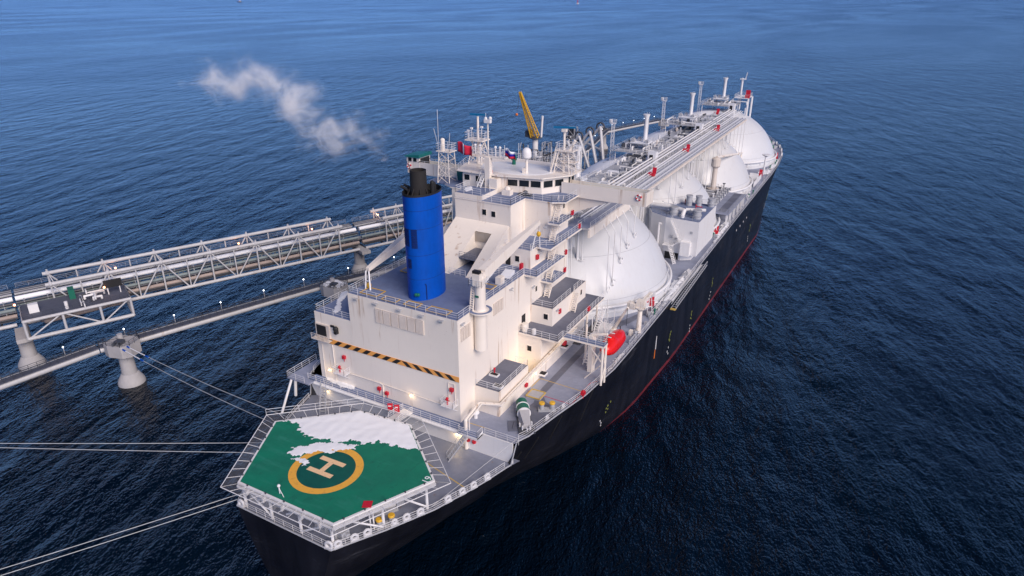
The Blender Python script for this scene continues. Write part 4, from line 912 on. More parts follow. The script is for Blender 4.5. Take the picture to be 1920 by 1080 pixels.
for x, z, r in ((7.3, 36.6, .26), (8.3, 36.6, .22), (10.1, 36.5, .16), (10.8, 36.4, .12), (6.4, 36.7, .2)):
    MB().tube((x, 68, z), (x, 205, z+.4), r, 10).build('cargo_pipe', ('white', 'grey_light')[int(x) % 2], cw, smooth=True)
m = MB(); y = 66
def foot(x, y):
    for i in range(4):
        if (x*x+(y-TC[i])**2) < (RA-1.0)**2: return i
    return None
while y < 197:
    for x in (9.4, 13.8):
        if x > 10 and y < 108: continue
        i = foot(x, y); zb = domez(i, x, y) if i is not None else DZ(y)
        MB().tube((x, y, zb), (x, y, CWZ-.3), .11, 6).ring((x, y, zb+.25), .55, .07, n=14, m=5).build('catwalk_leg', 'white', cw)
    if int(y) % 3 == 0: MB().tube((9.4, y, CWZ-.6), (13.8, y, CWZ-.6), .12, 5).build('catwalk_beam', 'grey_steel', cw)
    y += 5.2
for y, L in ((73, 9), (76.5, 12), (80, 7.5), (84, 10), (70, 12)):
    x = 15.3; i = 0
    zb = domez(0, x, y) if foot(x, y) is not None else 22
    MB().tube((13.9, y, CWZ-.8), (x, y, CWZ-3), .08, 5).tube((x, y, CWZ-3), (x, y, zb), .1, 6).ring((x+.4, y, zb+.1), .62, .09, 'X', n=14, m=5).build('catwalk_leg', 'white', cw)
for u, v in ((1222, 326), (1286, 281), (1343, 243), (1343, 212), (1128, 387)):
    p = px(u, v, 2, CWZ+.6)
    if v == 387: p = Vector((6.5, 73, CWZ))
    z = CWZ+.2
    MB().box((p.x-.75, p.y-.5, z), (p.x+.75, p.y+.5, z+.7)).build('fire_monitor_box', 'red', cw)
    MB().cbox((p.x+.4, p.y+.6, z+1.1), (.9, .15, 1.4), 0, 0, -.3).build('monitor_box_lid', 'red', cw)
# aft dome: platform and pipes between house and tank top
ad = MB().box((-4, 64.5, 35.2), (9.0, 86, 35.4)).build('pipe_rack_platform', 'grey_steel', ship)
rr = random.Random(5)
for k in range(16):
    a = Vector((rr.uniform(-4, 8), rr.uniform(67, 80), rr.uniform(35.8, 37))); b = a+(Vector((0, rr.uniform(3, 8), 0)) if k % 2 else Vector((rr.uniform(2, 5), 0, 0)))
    MB().path([a-Vector((0, 0, 1)), a, b, b-Vector((0, 0, 1))], rr.uniform(.1, .35), 7).build('rack_pipe', rr.choice(['white', 'white', 'grey_steel']), ad)
MB().rail([(9, 65, 35.4), (9, 86, 35.4), (-4, 86, 35.4), (-4, 65, 35.4)], 1.1, step=1.6).build('rack_railing', 'white', ad)
for x in (-3.5, 8.5):
    for y in (66, 71): MB().tube((x, y, 16), (x, y, 35.2), .25, 8).build('rack_post', 'white', ad)
rk = MB().box((-1.5, 88, 35.3), (9.0, 200, 35.42)).build('tank_top_pipe_rack', 'grey_steel', ship)
rr = random.Random(404)
for k in range(110):
    y = rr.uniform(89, 198); x = rr.uniform(-1, 6.5); z = rr.uniform(35.7, 36.8); L = rr.uniform(1.5, 7); r_q = rr.choice((.08, .1, .14, .2, .3))
    d_ = Vector((0, L, 0)) if rr.random() < .6 else Vector((min(L, 8.6-x), 0, 0)); a = Vector((x, y, z))
    MB().path([a-Vector((0, 0, .5)), a, a+d_, a+d_-Vector((0, 0, .5))], r_q, 6).build('rack_pipe', rr.choice(['white', 'white', 'grey_steel', 'grey_steel', 'dark_steel']), rk)
for k in range(46):
    y = rr.uniform(89, 198); x = rr.uniform(-1, 8.5); MB().tube((x, y, 35.4), (x, y, 35.4+rr.uniform(.8, 2.2)), rr.uniform(.08, .3), 7).box((x-.35, y-.2, 36), (x+.35, y+.2, 36.35)).build('rack_valve', rr.choice(['white', 'grey_steel', 'dark_steel', 'rustwhite']), rk)
MB().rail([(-1.4, 88.2, 35.4), (-1.4, 199.8, 35.4)], 1.1, step=2.2).build('rack_railing', 'white', rk)
for y in (108, 151, 194):
    for x in (-1, 8.6): MB().tube((x, y, 16), (x, y, 35.3), .25, 8).build('rack_post', 'white', rk)
for k in range(9):
    y = 93+k*12.5; MB().box((rr.uniform(-1, 3), y, 35.42), (rr.uniform(4, 8.5), y+rr.uniform(2, 6), 35.5)).build('rack_snow', 'snow', rk)
# foremost tank: extra mast tower and wind sensors
MB().tube((6, 222, 35), (6, 222, 46), .35, 8).box((5.2, 221.5, 45.5), (7.2, 222.5, 45.8)).tube((7.0, 222, 45.8), (7.4, 222, 48), .12, 6).box((4.6, 218, 39.3), (9.5, 226, 39.5)).rail([(*q, 39.5) for q in sq(7, 222, 2.4, 4)], 1.1, True, 1.2).build('fore_mast', 'white', ship)
m = MB()
for q in sq(7.2, 221, 2.6, 4.5)+sq(9.6, 222, .1, 3): m.tube((*q, domez(3, *q)), (*q, 39.3), .15, 5)
m.build('fore_mast_post', 'white', ship)
MB().box((8.2, 218.4, 39.5), (9.8, 219.8, 40.6)).cbox((9, 219.9, 41.4), (1.6, .3, 1.5)).build('fire_monitor_box', 'red', ship)

# ================================================================== COMPRESSOR HOUSE between first and second dome
ch = MB().prism([(15.2, 106.8), (23.2, 106.3), (23.2, 122), (13, 122), (9, 113), (11, 109)], 18.2, 26.5).prism([(15.4, 107.2), (19.4, 107.0), (21.6, 108.5), (21.6, 121.8), (13, 121.8), (9.2, 113)], 15.9, 18.2).box((19.6, 105.2, 18.2), (21.8, 106.5, 21.6)).build('compressor_house', 'white', ship)
MB().prism([(15.3, 106.9), (23.1, 106.4), (23.1, 121.9), (13.1, 121.9), (9.1, 113), (11.1, 109.1)], 26.49, 26.53).build('roof_floor', 'deck_blue', ch)
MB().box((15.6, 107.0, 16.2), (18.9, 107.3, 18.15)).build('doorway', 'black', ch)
MB().rail([(11, 109.2, 26.5), (15.2, 107, 26.5), (23, 106.5, 26.5)], 1.1, step=1.6).rail([(13.2, 121.8, 26.5), (23, 121.8, 26.5)], 1.1, step=1.6).build('roof_railing', 'grey_steel', ch)
for x, y, r, h in ((16.2, 109.5, .95, 1.7), (21.8, 109.2, .95, 1.8), (17.2, 118.8, .75, 2.3), (19.4, 119.4, .75, 2.3), (22.2, 120.6, .85, 1.7)):
    MB().lathe([(r, 0), (r, h*.4), (r*1.15, h*.4), (r*1.15, h*.55), (r*.95, h*.55), (r*.95, h), (r*1.1, h), (r*1.1, h+.3), (.1, h+.3)], (x, y, 26.5), 16).build('roof_ventilator', 'grey_steel', ch, smooth=True)
MB().path([(9.5, 112, 27.6), (16, 111, 27.8), (18.6, 109.6, 27.8), (18.6, 108.4, 27), (18.6, 108.4, 26.5)], .5, 10).path([(18.6, 111, 27.7), (23, 112.2, 27.8)], .42, 10).path([(9, 113, 27.2), (9.5, 119, 27.2)], .35, 8).build('roof_duct', 'white', ch, smooth=True)
MB().path([(13.6, 107.2, 16), (13.6, 107.2, 24.6), (14.2, 107.2, 24.6)], .3, 8).build('riser_pipe', 'white', ch)
MB().stair((19.4, 105.4, 21.6), (16.8, 105.6, 26.5), .8, 14).stair((19.0, 104.2, 16.1), (16.9, 105.4, 20.4), .8, 12).stair((17.6, 105.6, 20.4), (19.6, 105.7, 21.6), .7, 5).box((15.4, 105.0, 20.2), (18, 106.8, 20.35)).build('stair', 'white', ch)
for x, z in ((17.0, 21.8), (18.2, 21.4), (21.6, 23.5)): MB().box((x-.3, 106.3, z), (x+.3, 106.75, z+.6)).build('wall_box', 'grey_steel', ch)
for k in range(10):
    rr = random.Random(50+k); x, y = rr.uniform(9.5, 20), rr.uniform(110, 121); MB().tube((x, y, 26.5), (x, y, 27.3+rr.random()), .12, 6).path([(x, y, 27.3), (x+rr.uniform(.5, 2.5), y, 27.3)], .12, 6).build('roof_pipe', rr.choice(['white', 'grey_steel', 'red']), ch)
# ================================================================== MANIFOLD amidships
for s in (1, -1):
    f = lambda a, b: (min(s*a, s*b), max(s*a, s*b))
    a, b = f(14, 23.8); mf = MB().box((a, 135.6, 20.3), (b, 157.5, 20.7)).build('manifold_platform', 'deck', ship)
    for y in (136.2, 140.5, 145, 150, 154, 157):
        for x in (15, 23.3): MB().box((s*x-.25, y-.2, 16), (s*x+.25, y+.2, 20.3)).build('platform_post', 'white', mf)
    MB().rail([(s*14, 135.7, 20.7), (s*23.7, 135.7, 20.7)], 1.1).rail([(s*23.7, 135.7, 20.7), (s*23.7, 157.4, 20.7)], 1.1).build('platform_railing', 'grey_steel', mf)
    MB().box((*[f(20.6, 22.6)[0]], 137, 20.69), (f(20.6, 22.6)[1], 157, 20.72)).build('walkway_floor', 'deck_dark', mf)
    for k in range(8):
        y = 138+k*2.5; p = MB().path([(s*6, y, 22.2), (s*17.4, y, 22.2), (s*19.6, y, 22.2)], .32, 10).ring((s*19.6, y, 22.2), .45, .12, 'X', 14, 5).ring((s*18.4, y, 22.2), .42, .1, 'X', 14, 5).build('manifold_pipe', 'grey_steel', mf)
        MB().tube((s*17.6, y, 22.2), (s*17.6, y, 23.6), .16, 6).ring((s*17.6, y, 23.6), .4, .07, n=12, m=4).tube((s*18.8, y, 20.7), (s*18.8, y, 22), .14, 6).build('manifold_valve', ('white', 'dark_steel')[k % 2], mf)
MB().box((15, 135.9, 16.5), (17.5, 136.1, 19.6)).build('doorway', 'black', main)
# hose handling crane amidships
k = MB().tube((15.2, 152.5, 16), (15.2, 152.5, 30.5), .8, 14, .7).lathe([(.8, 0), (1.7, .5), (1.7, .7), (.9, .7)], (15.2, 152.5, 22), 16).lathe([(.8, 0), (1.3, .6), (1.3, 2.6), (.6, 3)], (15.2, 152.5, 28.6), 14).build('hose_crane', 'rustwhite', ship)
MB().tube((15.2, 153, 31.5), (16.8, 181, 27.6), .42, 8, .28).build('crane_boom', 'cream', k)
MB().rail([(15.2+1.6*cos(t*pi/4), 152.5+1.6*sin(t*pi/4), 22.7) for t in range(8)], 1.0, True, .8).build('crane_railing', 'white', k)
MB().tube((16.6, 181, 17.5), (16.6, 181, 27.2), .25, 8).box((15.9, 180.4, 24), (17.8, 181.6, 24.2)).box((15.9, 180.4, 20.5), (17.8, 181.6, 20.7)).build('boom_rest', 'cream', k)
# ================================================================== FORE DECK and side deck gear
for (x, y, w_, d_, h_, mt_) in ((21.2, 79.5, 1.8, 1.0, .9, 'red'), (21.5, 193, 1.1, .9, .8, 'red'), (22.5, 129, 1.0, 1.0, .8, 'red'), (21.6, 222, 1.1, 1.0, .9, 'red')):
    z = DZ(y); MB().box((x-w_/2, y-d_/2, z+.2), (x+w_/2, y+d_/2, z+.2+h_)).box((x-w_/2+.1, y-.1, z), (x+w_/2-.1, y+.1, z+.2)).build('fire_monitor_box', mt_, main)
    MB().cbox((x-.1, y+d_/2+.3, z+h_+.75), (w_*.9, .15, 1.1), 0, 0, -.35).build('monitor_box_lid', mt_, main)
rr = random.Random(11)
for k in range(70):
    y = rr.uniform(62, 215); 
    if 103 < y < 124 or 134 < y < 159: continue
    x = interp(BD, y)-rr.uniform(.9, 2.2); z = DZ(y); c = rr.random()
    if c < .35: MB().box((x-.3, y-.4, z), (x+.3, y+.4, z+rr.uniform(.5, 1.2))).build('deck_box', rr.choice(['white', 'grey_steel', 'cream']), main)
    elif c < .6: MB().tube((x, y, z), (x, y, z+rr.uniform(.7, 1.3)), .16, 8).ball((x, y, z+1.1), .28).build('air_vent', rr.choice(['white', 'grey_steel', 'green']), main)
    else: MB().path([(x, y, z), (x, y, z+.6), (x, y+rr.uniform(2, 6), z+.6), (x, y+6.2, z)], rr.uniform(.07, .16), 6).build('deck_pipe', rr.choice(['white', 'grey_steel']), main)
MB().tube((21.9, 196, DZ(196)), (21.9, 196, DZ(196)+6.5), .28, 8).lathe([(.3, 0), (1.3, .6), (1.3, .8)], (21.9, 196, DZ(196)+6), 12).build('deck_light_post', 'white', main)
MB().box((19.6, 184, DZ(184)), (22.3, 184.3, DZ(184)+3)).box((22.1, 178, DZ(180)), (22.3, 190, DZ(184)+1.6)).build('deck_screen', 'white', main)
winch(16, 238, .6, DZ(238), 'green', main); winch(-16, 238, -.6, DZ(238), 'green', main); winch(14, 246, .8, DZ(246), 'green', main)
for y in (228, 236, 243, 249): MB().ring((interp(BD, y)-.3, y, DZ(y)+.7), .5, .2, 'X', 12, 6).build('fairlead', 'white', main)
MB().tube((0, 266, DZ(266)), (0, 266, DZ(266)+11), .4, 8, .25).build('fore_mast', 'white', ship)

# ================================================================== LOOSE THINGS ON THE SHIP
# lifeboat: lofted enclosed hull
def lifeboat():
    root = thing('lifeboat', 'bright red enclosed lifeboat hanging from a davit beside the deckhouse', 'lifeboat', (23.7, 53, 19.6))
    L0, L1 = 48.0, 56.6; N = 22; K = 16; vs = []; fs = []
    for i in range(N+1):
        t = i/N; y = L0+(L1-L0)*t; s_ = max(.02, (1-abs(2*t-1)**3.2)); wv_ = 1.38*s_**.7; zb = 19.55+1.2*abs(2*t-1)**3; zt = 20.95+1.3*s_**.5+(.25 if .25 < t < .45 else 0)
        for j in range(K):
            a = 2*pi*j/K; cx_, sz = cos(a), sin(a)
            x = 23.7+wv_*math.copysign(abs(cx_)**.75, cx_); z = 20.8+((zt-20.8) if sz > 0 else (20.8-zb))*math.copysign(abs(sz)**.85, sz)
            vs.append((x, y, z))
    for i in range(N):
        for j in range(K): fs.append((i*K+j, i*K+(j+1) % K, (i+1)*K+(j+1) % K, (i+1)*K+j))
    fs += [tuple(range(K)), tuple(N*K+j for j in range(K-1, -1, -1))]
    MB().add(vs, fs).build('boat_hull', 'boat_red', root, smooth=True)
    MB().lathe([(.85, 0), (.8, .45), (.6, .6), (.05, .62)], (23.6, 51.0, 22.15), 14).build('helm_cupola', 'boat_red', root, smooth=True)
    m = MB()
    for a, b in zip(range(2, N-2), range(3, N-1)):
        for s_ in (1, -1):
            q = []
            for i in (a, b): t = i/N; q.append((23.7+s_*(1.41*max(.02, (1-abs(2*t-1)**3.2))**.7), L0+(L1-L0)*t, 20.8))
            m.tube(q[0], q[1], .09, 5)
    m.build('rubbing_strake', 'red', root)
    for y in (50.2, 51.8): MB().cbox((23.6, y+.1, 22.82), (.9, .25, .05)).build('reflective_mark', 'white', root)
    for y in (49.4, 55.4): MB().tube((23.7, y, 21.9), (23.7, y, 22.6), .12, 6).build('release_hook', 'dark_steel', root)
lifeboat()
def flag(name, label, p, w_, h_, bands, vertical, drop=.5):
    root = thing(name, label, 'flag', p); n = 14
    for bi, (t0, t1, mat) in enumerate(bands):
        vs = []; fs = []
        us = [t0+(t1-t0)*i/8 for i in range(9)] if vertical else [i/n for i in range(n+1)]
        ve = (0, .25, .5, .75, 1.) if vertical else (t0, (t0+t1)/2, t1)
        for u in us:
            for v in ve: vs.append((p[0]+w_*u*cos(.25), p[1]-w_*u*sin(.25)+.28*sin(u*9)*(.3+u), p[2]-h_*v-drop*u*u+.12*sin(u*7+v*2)))
        k = len(ve)
        for i in range(len(us)-1):
            for j in range(k-1): fs.append((i*k+j, (i+1)*k+j, (i+1)*k+j+1, i*k+j+1))
        o = MB().add(vs, fs).build('flag_band', mat, root, smooth=True)
        sd_ = o.modifiers.new('cloth', 'SOLIDIFY'); sd_.thickness = .02
paint('flag_red', (.62, .015, .05), .8, .03); paint('flag_blue', (.012, .012, .35), .8, .03)
flag('signal_flag', 'red and white flag flying beside the main radar mast', (-8.5, 55.6, 50.8), 3.5, 1.8, [(0, .40, 'flag_red'), (.40, .52, 'snow'), (.52, 1, 'flag_red')], True)
flag('tricolour_flag', 'white blue and red striped flag flying from the bridge yard', (1.1, 55.6, 50.6), 2.3, 1.35, [(0, .333, 'snow'), (.333, .667, 'flag_blue'), (.667, 1, 'flag_red')], False)
def lifering(p, label):
    root = thing('life_ring', label, 'life ring', p, 'life rings on the bridge wing ends')
    for k in range(8): MB().ring(p, .42, .13, 'Y', 4, 8, k*pi/4, (k+1)*pi/4).build('ring_segment', ('red', 'white')[k % 2], root)
lifering((23.2, 61.45, 43.6), 'red and white life ring on the starboard bridge wing end, above the catwalk')
lifering((-24.0, 61.45, 43.5), 'red and white life ring on the bridge wing below the green-roofed cab')
# ------------------------------------------------------------------ snow patches
def inpoly(x, y, poly):
    c = False; n = len(poly)
    for i in range(n):
        x0, y0 = poly[i]; x1, y1 = poly[i-1]
        if (y0 > y) != (y1 > y) and x < (x1-x0)*(y-y0)/(y1-y0)+x0: c = not c
    return c
def edist(x, y, poly):
    d = 1e9; n = len(poly)
    for i in range(n):
        a, b = Vector(poly[i-1]), Vector(poly[i]); p = Vector((x, y)); ab = b-a; t = max(0, min(1, (p-a).dot(ab)/max(1e-9, ab.dot(ab)))); d = min(d, (p-a-ab*t).length)
    return d
def snow(polys, zf, label, cell=.16, amp=.9, thick=.09, clip=None, seed=0., parent=None, name='snow_patch', freq=.6, mat='snow', deckclip=False):
    xs = [x for P in polys for x, y in P]; ysn = [y for P in polys for x, y in P]
    x0, y0 = min(xs)-1, min(ysn)-1; nx, ny = int((max(xs)+1-x0)/cell), int((max(ysn)+1-y0)/cell)
    H = {}
    for i in range(nx+1):
        for j in range(ny+1):
            x, y = x0+i*cell, y0+j*cell
            if clip and not inpoly(x, y, clip): continue
            if deckclip and x > interp(BD, y)-.4: continue
            d = max((edist(x, y, P)*(1 if inpoly(x, y, P) else -1)) for P in polys)
            if d < -1.2: continue
            d += amp*mnoise.fractal(Vector((x*freq, y*freq, seed)), .75, 2.1, 6)
            if d > 0: H[i, j] = thick*min(1, d*1.6)+.05*mnoise.noise(Vector((x*.8, y*.8, seed+4)))*min(1, d)+.012
    idx = {}; vs = []; fs = []
    for (i, j), h_ in H.items(): idx[i, j] = len(vs); x, y = x0+i*cell, y0+j*cell; vs.append((x, y, zf(x, y)+max(.01, h_)))
    for (i, j) in H:
        if (i+1, j) in H and (i, j+1) in H and (i+1, j+1) in H: fs.append((idx[i, j], idx[i+1, j], idx[i+1, j+1], idx[i, j+1]))
    if not fs: return
    o = MB().add(vs, fs).build(name, mat, parent, smooth=True)
    bm = bmesh.new(); bm.from_mesh(o.data); bmesh.ops.delete(bm, geom=[v for v in bm.verts if not v.link_faces], context='VERTS'); bm.to_mesh(o.data); bm.free()
    if not parent: tag(o, label, 'snow')
    o['kind'] = 'stuff'
P2 = lambda pts, z: [tuple(px(u, v, 2, z)[:2]) for u, v in pts]
Z1 = lambda pts, z: P2([(400+u/2.7, 680+v/2.7) for u, v in pts], z)
hclip = inset(HX, .3)
snow([Z1([(240, 288), (300, 292), (390, 300), (425, 312), (436, 350), (470, 375), (520, 388), (585, 392), (620, 410), (690, 400), (760, 412), (830, 404), (900, 420), (985, 442), (1080, 445), (1060, 330), (800, 200), (740, 190), (500, 210)], HZ),
      Z1([(362, 452), (440, 420), (560, 405), (640, 405), (730, 420), (720, 440), (640, 448), (560, 450), (490, 462), (400, 476)], HZ), Z1([(395, 488), (440, 480), (500, 496), (470, 520), (445, 526), (440, 500)], HZ), Z1([(560, 440), (630, 445), (620, 460), (575, 458)], HZ)],
     lambda x, y: HZ+.03, 'thin ragged snow cover on the forward half of the green helideck', clip=hclip, amp=.6, cell=.12, freq=1.15, thick=.05)
B3 = lambda pts: P2([(1060+u/6, 560+v/6) for u, v in pts], 16.2)
snow([B3([(480, 790), (540, 700), (620, 620), (690, 600), (640, 690), (560, 780), (500, 850), (440, 930)])], lambda x, y: DZ(y)+.02, 'snow lying along the deck edge below the red lifeboat', seed=3, deckclip=True, thick=.25)
snow([P2([(1128, 577), (1180, 568), (1215, 560), (1246, 535), (1250, 545), (1225, 575), (1180, 580), (1140, 590)], 16.3)], lambda x, y: DZ(y)+.03, 'snow drift on the apron around the aftmost dome', seed=5, deckclip=True, thick=.3)
snow([P2([(1238, 560), (1262, 530), (1280, 512), (1290, 515), (1262, 552), (1246, 575)], 16.3)], lambda x, y: DZ(y)+.02, 'snow on the side deck between aft dome and ladder', seed=7, deckclip=True, thick=.25)
snow([P2([(1336, 455), (1352, 425), (1362, 414), (1368, 425), (1350, 450), (1340, 465)], 16.4)], lambda x, y: DZ(y)+.02, 'snow on the side deck beyond the compressor house', seed=9, deckclip=True, thick=.4)
snow([P2([(1418, 326), (1440, 318), (1456, 300), (1462, 306), (1440, 328)], 17.9)], lambda x, y: DZ(y)+.05, 'snow on the side deck beside the foremost dome', seed=11, deckclip=True, thick=.3)
snow([P2([(606, 700), (625, 702), (668, 718), (664, 731), (640, 726), (612, 712)], 16.05)], lambda x, y: 16.03, 'strip of snow on the walkway at the foot of the casing', seed=13, cell=.12, amp=.4)
snow([P2([(912, 367), (930, 366), (940, 372), (925, 380)], 43.3), P2([(846, 345), (868, 343), (872, 350), (850, 353)], 43.3), P2([(868, 352), (884, 350), (888, 358), (872, 360)], 43.3)], lambda x, y: 43.35 if x < -.6 else 42.54, 'small melting snow patches on the deck behind the bridge', seed=15, cell=.1, amp=.3, clip=[(-5.8, 50.7), (-.8, 50.7), (-.8, 55.2), (-5.8, 55.2)])
snow([P2([(622, 585), (640, 548), (652, 545), (640, 575), (630, 590)], 28.05)], lambda x, y: 28.04, 'wind-blown snow streak on the low port casing roof', seed=17, cell=.12, amp=.5)
MB().cbox((8.4, 43.4, 33.5), (1.6, 2.6, .5), .2).build('canvas_cover', 'snow', cas)

# ================================================================== JETTY
Dt, Nn = Vector((.417, .909, 0)), Vector((.909, -.417, 0))
def T(t, n, z): return Dt*t+Nn*n+Vector((0, 0, z))
N0, N1, ZB, ZT = -101.0, -109.0, 7.8, 15.5
def span(t0, t1, label, top=None, far_only=False):
    root = thing('trestle_span', label, 'jetty trestle', T((t0+t1)/2, (N0+N1)/2, ZB), 'trestle spans of the jetty')
    for n_ in (N0, N1): MB().tube(T(t0, n_, ZB), T(t1, n_, ZB), .42, 10).build('bottom_chord', 'jetty_white', root, smooth=True)
    if top:
        a, b = top; k = 6; step = (b-a-2)/k
        for n_ in (N0, N1):
            MB().tube(T(a, n_, ZT), T(b, n_, ZT), .42, 12).build('top_chord', 'jetty_white', root, smooth=True)
            for i in range(k+1):
                c = a+1+i*step
                MB().tube(T(c, n_, ZB), T(c, n_, ZT+.9), .2, 8).ball(T(c, n_, ZT), .58, 10, 6).build('truss_post', 'jetty_white', root)
                if i < k:
                    mid = c+step/2
                    MB().tube(T(mid, n_, ZB), T(mid, n_, ZT), .16, 8).build('truss_post', 'jetty_white', root)
                    MB().tube(T(c, n_, ZT), T(mid-.3, n_, ZB), .17, 8).build('truss_diagonal', 'jetty_white', root)
                    MB().tube(T(c+step, n_, ZT), T(mid+.3, n_, ZB), .17, 8).build('truss_diagonal', 'jetty_white', root)
        for i in range(k+1):
            c = a+1+i*step; MB().tube(T(c, N0, ZT+.6), T(c-1.6, N1, ZT-4.5), .12, 6).tube(T(c, N1, ZT+.6), T(c+1.6, N0-2, ZT-4.5), .12, 6).build('sway_brace', 'jetty_white', root)
    t = t0
    while t < t1: MB().tube(T(t, N0, ZB+.1), T(t, N1, ZB+.1), .25, 6).build('cross_beam', 'dark_steel', root); t += 5.8
    v = [T(t0, N0-.6, 8.5), T(t1, N0-.6, 8.5), T(t1, N1+.6, 8.5), T(t0, N1+.6, 8.5)]; v2 = [p+Vector((0, 0, .2)) for p in v]
    MB().add(v+v2, [(3,2,1,0),(4,5,6,7),(0,1,5,4),(1,2,6,5),(2,3,7,6),(3,0,4,7)]).build('deck_grating', 'dark_steel', root)
    for n_, z, r, mat in ((-102.0, 9.5, .45, 'pipe_rust'), (-102.2, 10.9, .38, 'teal_pipe'), (-102.6, 12.2, .30, 'dark_steel'), (-103.6, 12.9, .55, 'snow'), (-104.9, 12.9, .35, 'dark_steel'), (-105.6, 9.4, .6, 'grey_steel'), (-102.1, 8.9, .22, 'dark_steel'), (-103.2, 10.2, .4, 'grey_steel'), (-103.0, 11.6, .25, 'teal_pipe'), (-106.4, 13.05, .3, 'snow'), (-107.6, 12.9, .34, 'dark_steel')):
        MB().tube(T(t0-.5, n_, z), T(t1+.5, n_, z), r, 10).build('product_pipe', mat, root, smooth=True)
    for i in range(9): MB().tube(T(t0-.5, -105.6-i*.36, 13.4+.02*(i % 2)), T(t1+.5, -105.6-i*.36, 13.4+.02*(i % 2)), .09, 5).build('cable_tray', ('grey_steel', 'jetty_deck', 'dark_steel')[i % 3], root)
    m = MB(); t = t0+1
    while t < t1: m.tube(T(t, -102.6, 8.6), T(t, -102.6, 13), .1, 5).tube(T(t, -108, 8.6), T(t, -108, 13.3), .1, 5).tube(T(t, -102.2, 12.3), T(t, -108.2, 12.9), .1, 5); t += 4.4
    m.build('pipe_support', 'grey_steel', root)
    MB().rail([T(t0, N1-.2, 13.4), T(t1, N1-.2, 13.4)], 1.1, step=2.5, r=.03).build('trestle_railing', 'grey_steel', root)
    return root
paint('teal_pipe', (.22, .27, .28), .6, .3, .4)
sA = span(-62, -24.5, 'left end of the pipe trestle running out of the picture')
sB = span(-23, 56.5, 'long white truss span carrying pipes, behind the stern', (-17.5, 52))
sC = span(58.5, 112, 'truss span whose far end disappears behind the blue funnel', (64.3, 111))
def jlamp(p, par, mat='lamp_orange', e=0):
    MB().ball(p, .24, 8, 5).build('lamp', mat, par)
    if e:
        l = bpy.data.lights.new('lamp_light', 'POINT'); l.energy = e; l.color = (1, .5, .28); l.shadow_soft_size = .25
        lo = bpy.data.objects.new('lamp_light', l); COL.objects.link(lo); put(lo, par, Vector(p)+Vector((0, -.6, .3)))
for t, n_, z in ((-3, -108, 13.9), (26, -108, 14), (46, -108, 14), (66, -107.5, 14.6)): jlamp(T(t, n_, z), sC if t > 60 else sB, e=60)
# expansion bay with equipment deck
bay = thing('equipment_bay', 'pipe expansion bay with pump skid and dark notice board on the trestle', 'jetty platform', T(-13, -96, 8))
t0, t1, n0, n1 = -22.9, -2.9, -91.0, -100.4
v = [T(t0, n0, 12.15), T(t1, n0, 12.15), T(t1, n1, 12.15), T(t0, n1, 12.15)]; v2 = [p+Vector((0, 0, .2)) for p in v]
MB().add(v+v2, [(3,2,1,0),(4,5,6,7),(0,1,5,4),(1,2,6,5),(2,3,7,6),(3,0,4,7)]).build('bay_deck', 'jetty_deck', bay)
for z, r in ((8.0, .4), (12.0, .34)): MB().tube(T(t0, n0, z), T(t1, n0, z), r, 8).build('bay_chord', 'jetty_white', bay)
for z in (8.0, 12.0):
    for t in (t0, t1): MB().tube(T(t, n0, z), T(t, n1, z), .3, 8).build('bay_chord', 'jetty_white', bay)
for t in (t0, t0+7, t0+14, t1): MB().tube(T(t, n0, 8), T(t, n0, 12), .26, 8).build('bay_post', 'jetty_white', bay)
for a, b in ((t0+.4, t0+6.6), (t0+13.6, t0+7.4), (t0+14.3, t1-.4)): MB().tube(T(a, n0, 8.1), T(b, n0, 11.9), .16, 8).build('bay_brace', 'jetty_white', bay)
MB().path([T(-20, -98, 9.6), T(-19, -94.5, 9.8), T(-8, -94.5, 10.2), T(-3.5, -98, 10.2)], .55, 10).path([T(-20, -97, 9), T(-4, -97, 9)], .3, 8).build('loop_pipe', 'pipe_rust', bay, smooth=True)
MB().rail([T(t0, n1, 12.35), T(t0, n0, 12.35), T(t1, n0, 12.35), T(t1, n1, 12.35)], 1.1, step=1.8).build('bay_railing', 'dark_steel', bay)
MB().cbox(T(-20.6, -94.5, 13.3), (1.8, 1.2, 1.9), radians(65)).build('control_cabinet', 'white', bay)
MB().tube(T(-14.8, -92.4, 12.3), T(-14.8, -92.4, 14), .35, 8).build('standpipe', 'white', bay)
MB().cbox(T(-13.2, -98.6, 13.4), (1.2, 2.6, 2.2), radians(65)).build('control_cabinet', 'green', bay)
rr = random.Random(8)
for k in range(14):
    a = T(rr.uniform(-12.5, -8.5), rr.uniform(-98.5, -92.5), rr.uniform(12.9, 14.2)); b = a+(Dt if k % 2 else Nn)*rr.uniform(1, 2.6)
    MB().path([a-Vector((0, 0, .7)), a, b, b-Vector((0, 0, .7))], rr.uniform(.12, .26), 7).build('skid_pipe', rr.choice(['white', 'white', 'grey_steel', 'dark_steel']), bay)
MB().cbox(T(-5.2, -95.5, 14.8), (3.6, .25, 1.8), radians(65)).build('notice_board', 'black', bay)
for d_ in (-1.2, 1.2): MB().tube(T(-5.2+d_, -95.5, 12.3), T(-5.2+d_, -95.5, 14.2), .12, 6).build('board_post', 'white', bay)
jlamp(T(-7.0, -95.0, 14.4), bay, 'lamp_orange', 25); jlamp(T(-23.6, -95, 14.6), bay, 'lamp_orange', 60)
MB().tube(T(-23.6, -95, 12.2), T(-23.6, -95, 14.5), .07, 5).build('lamp_pole', 'dark_steel', bay)
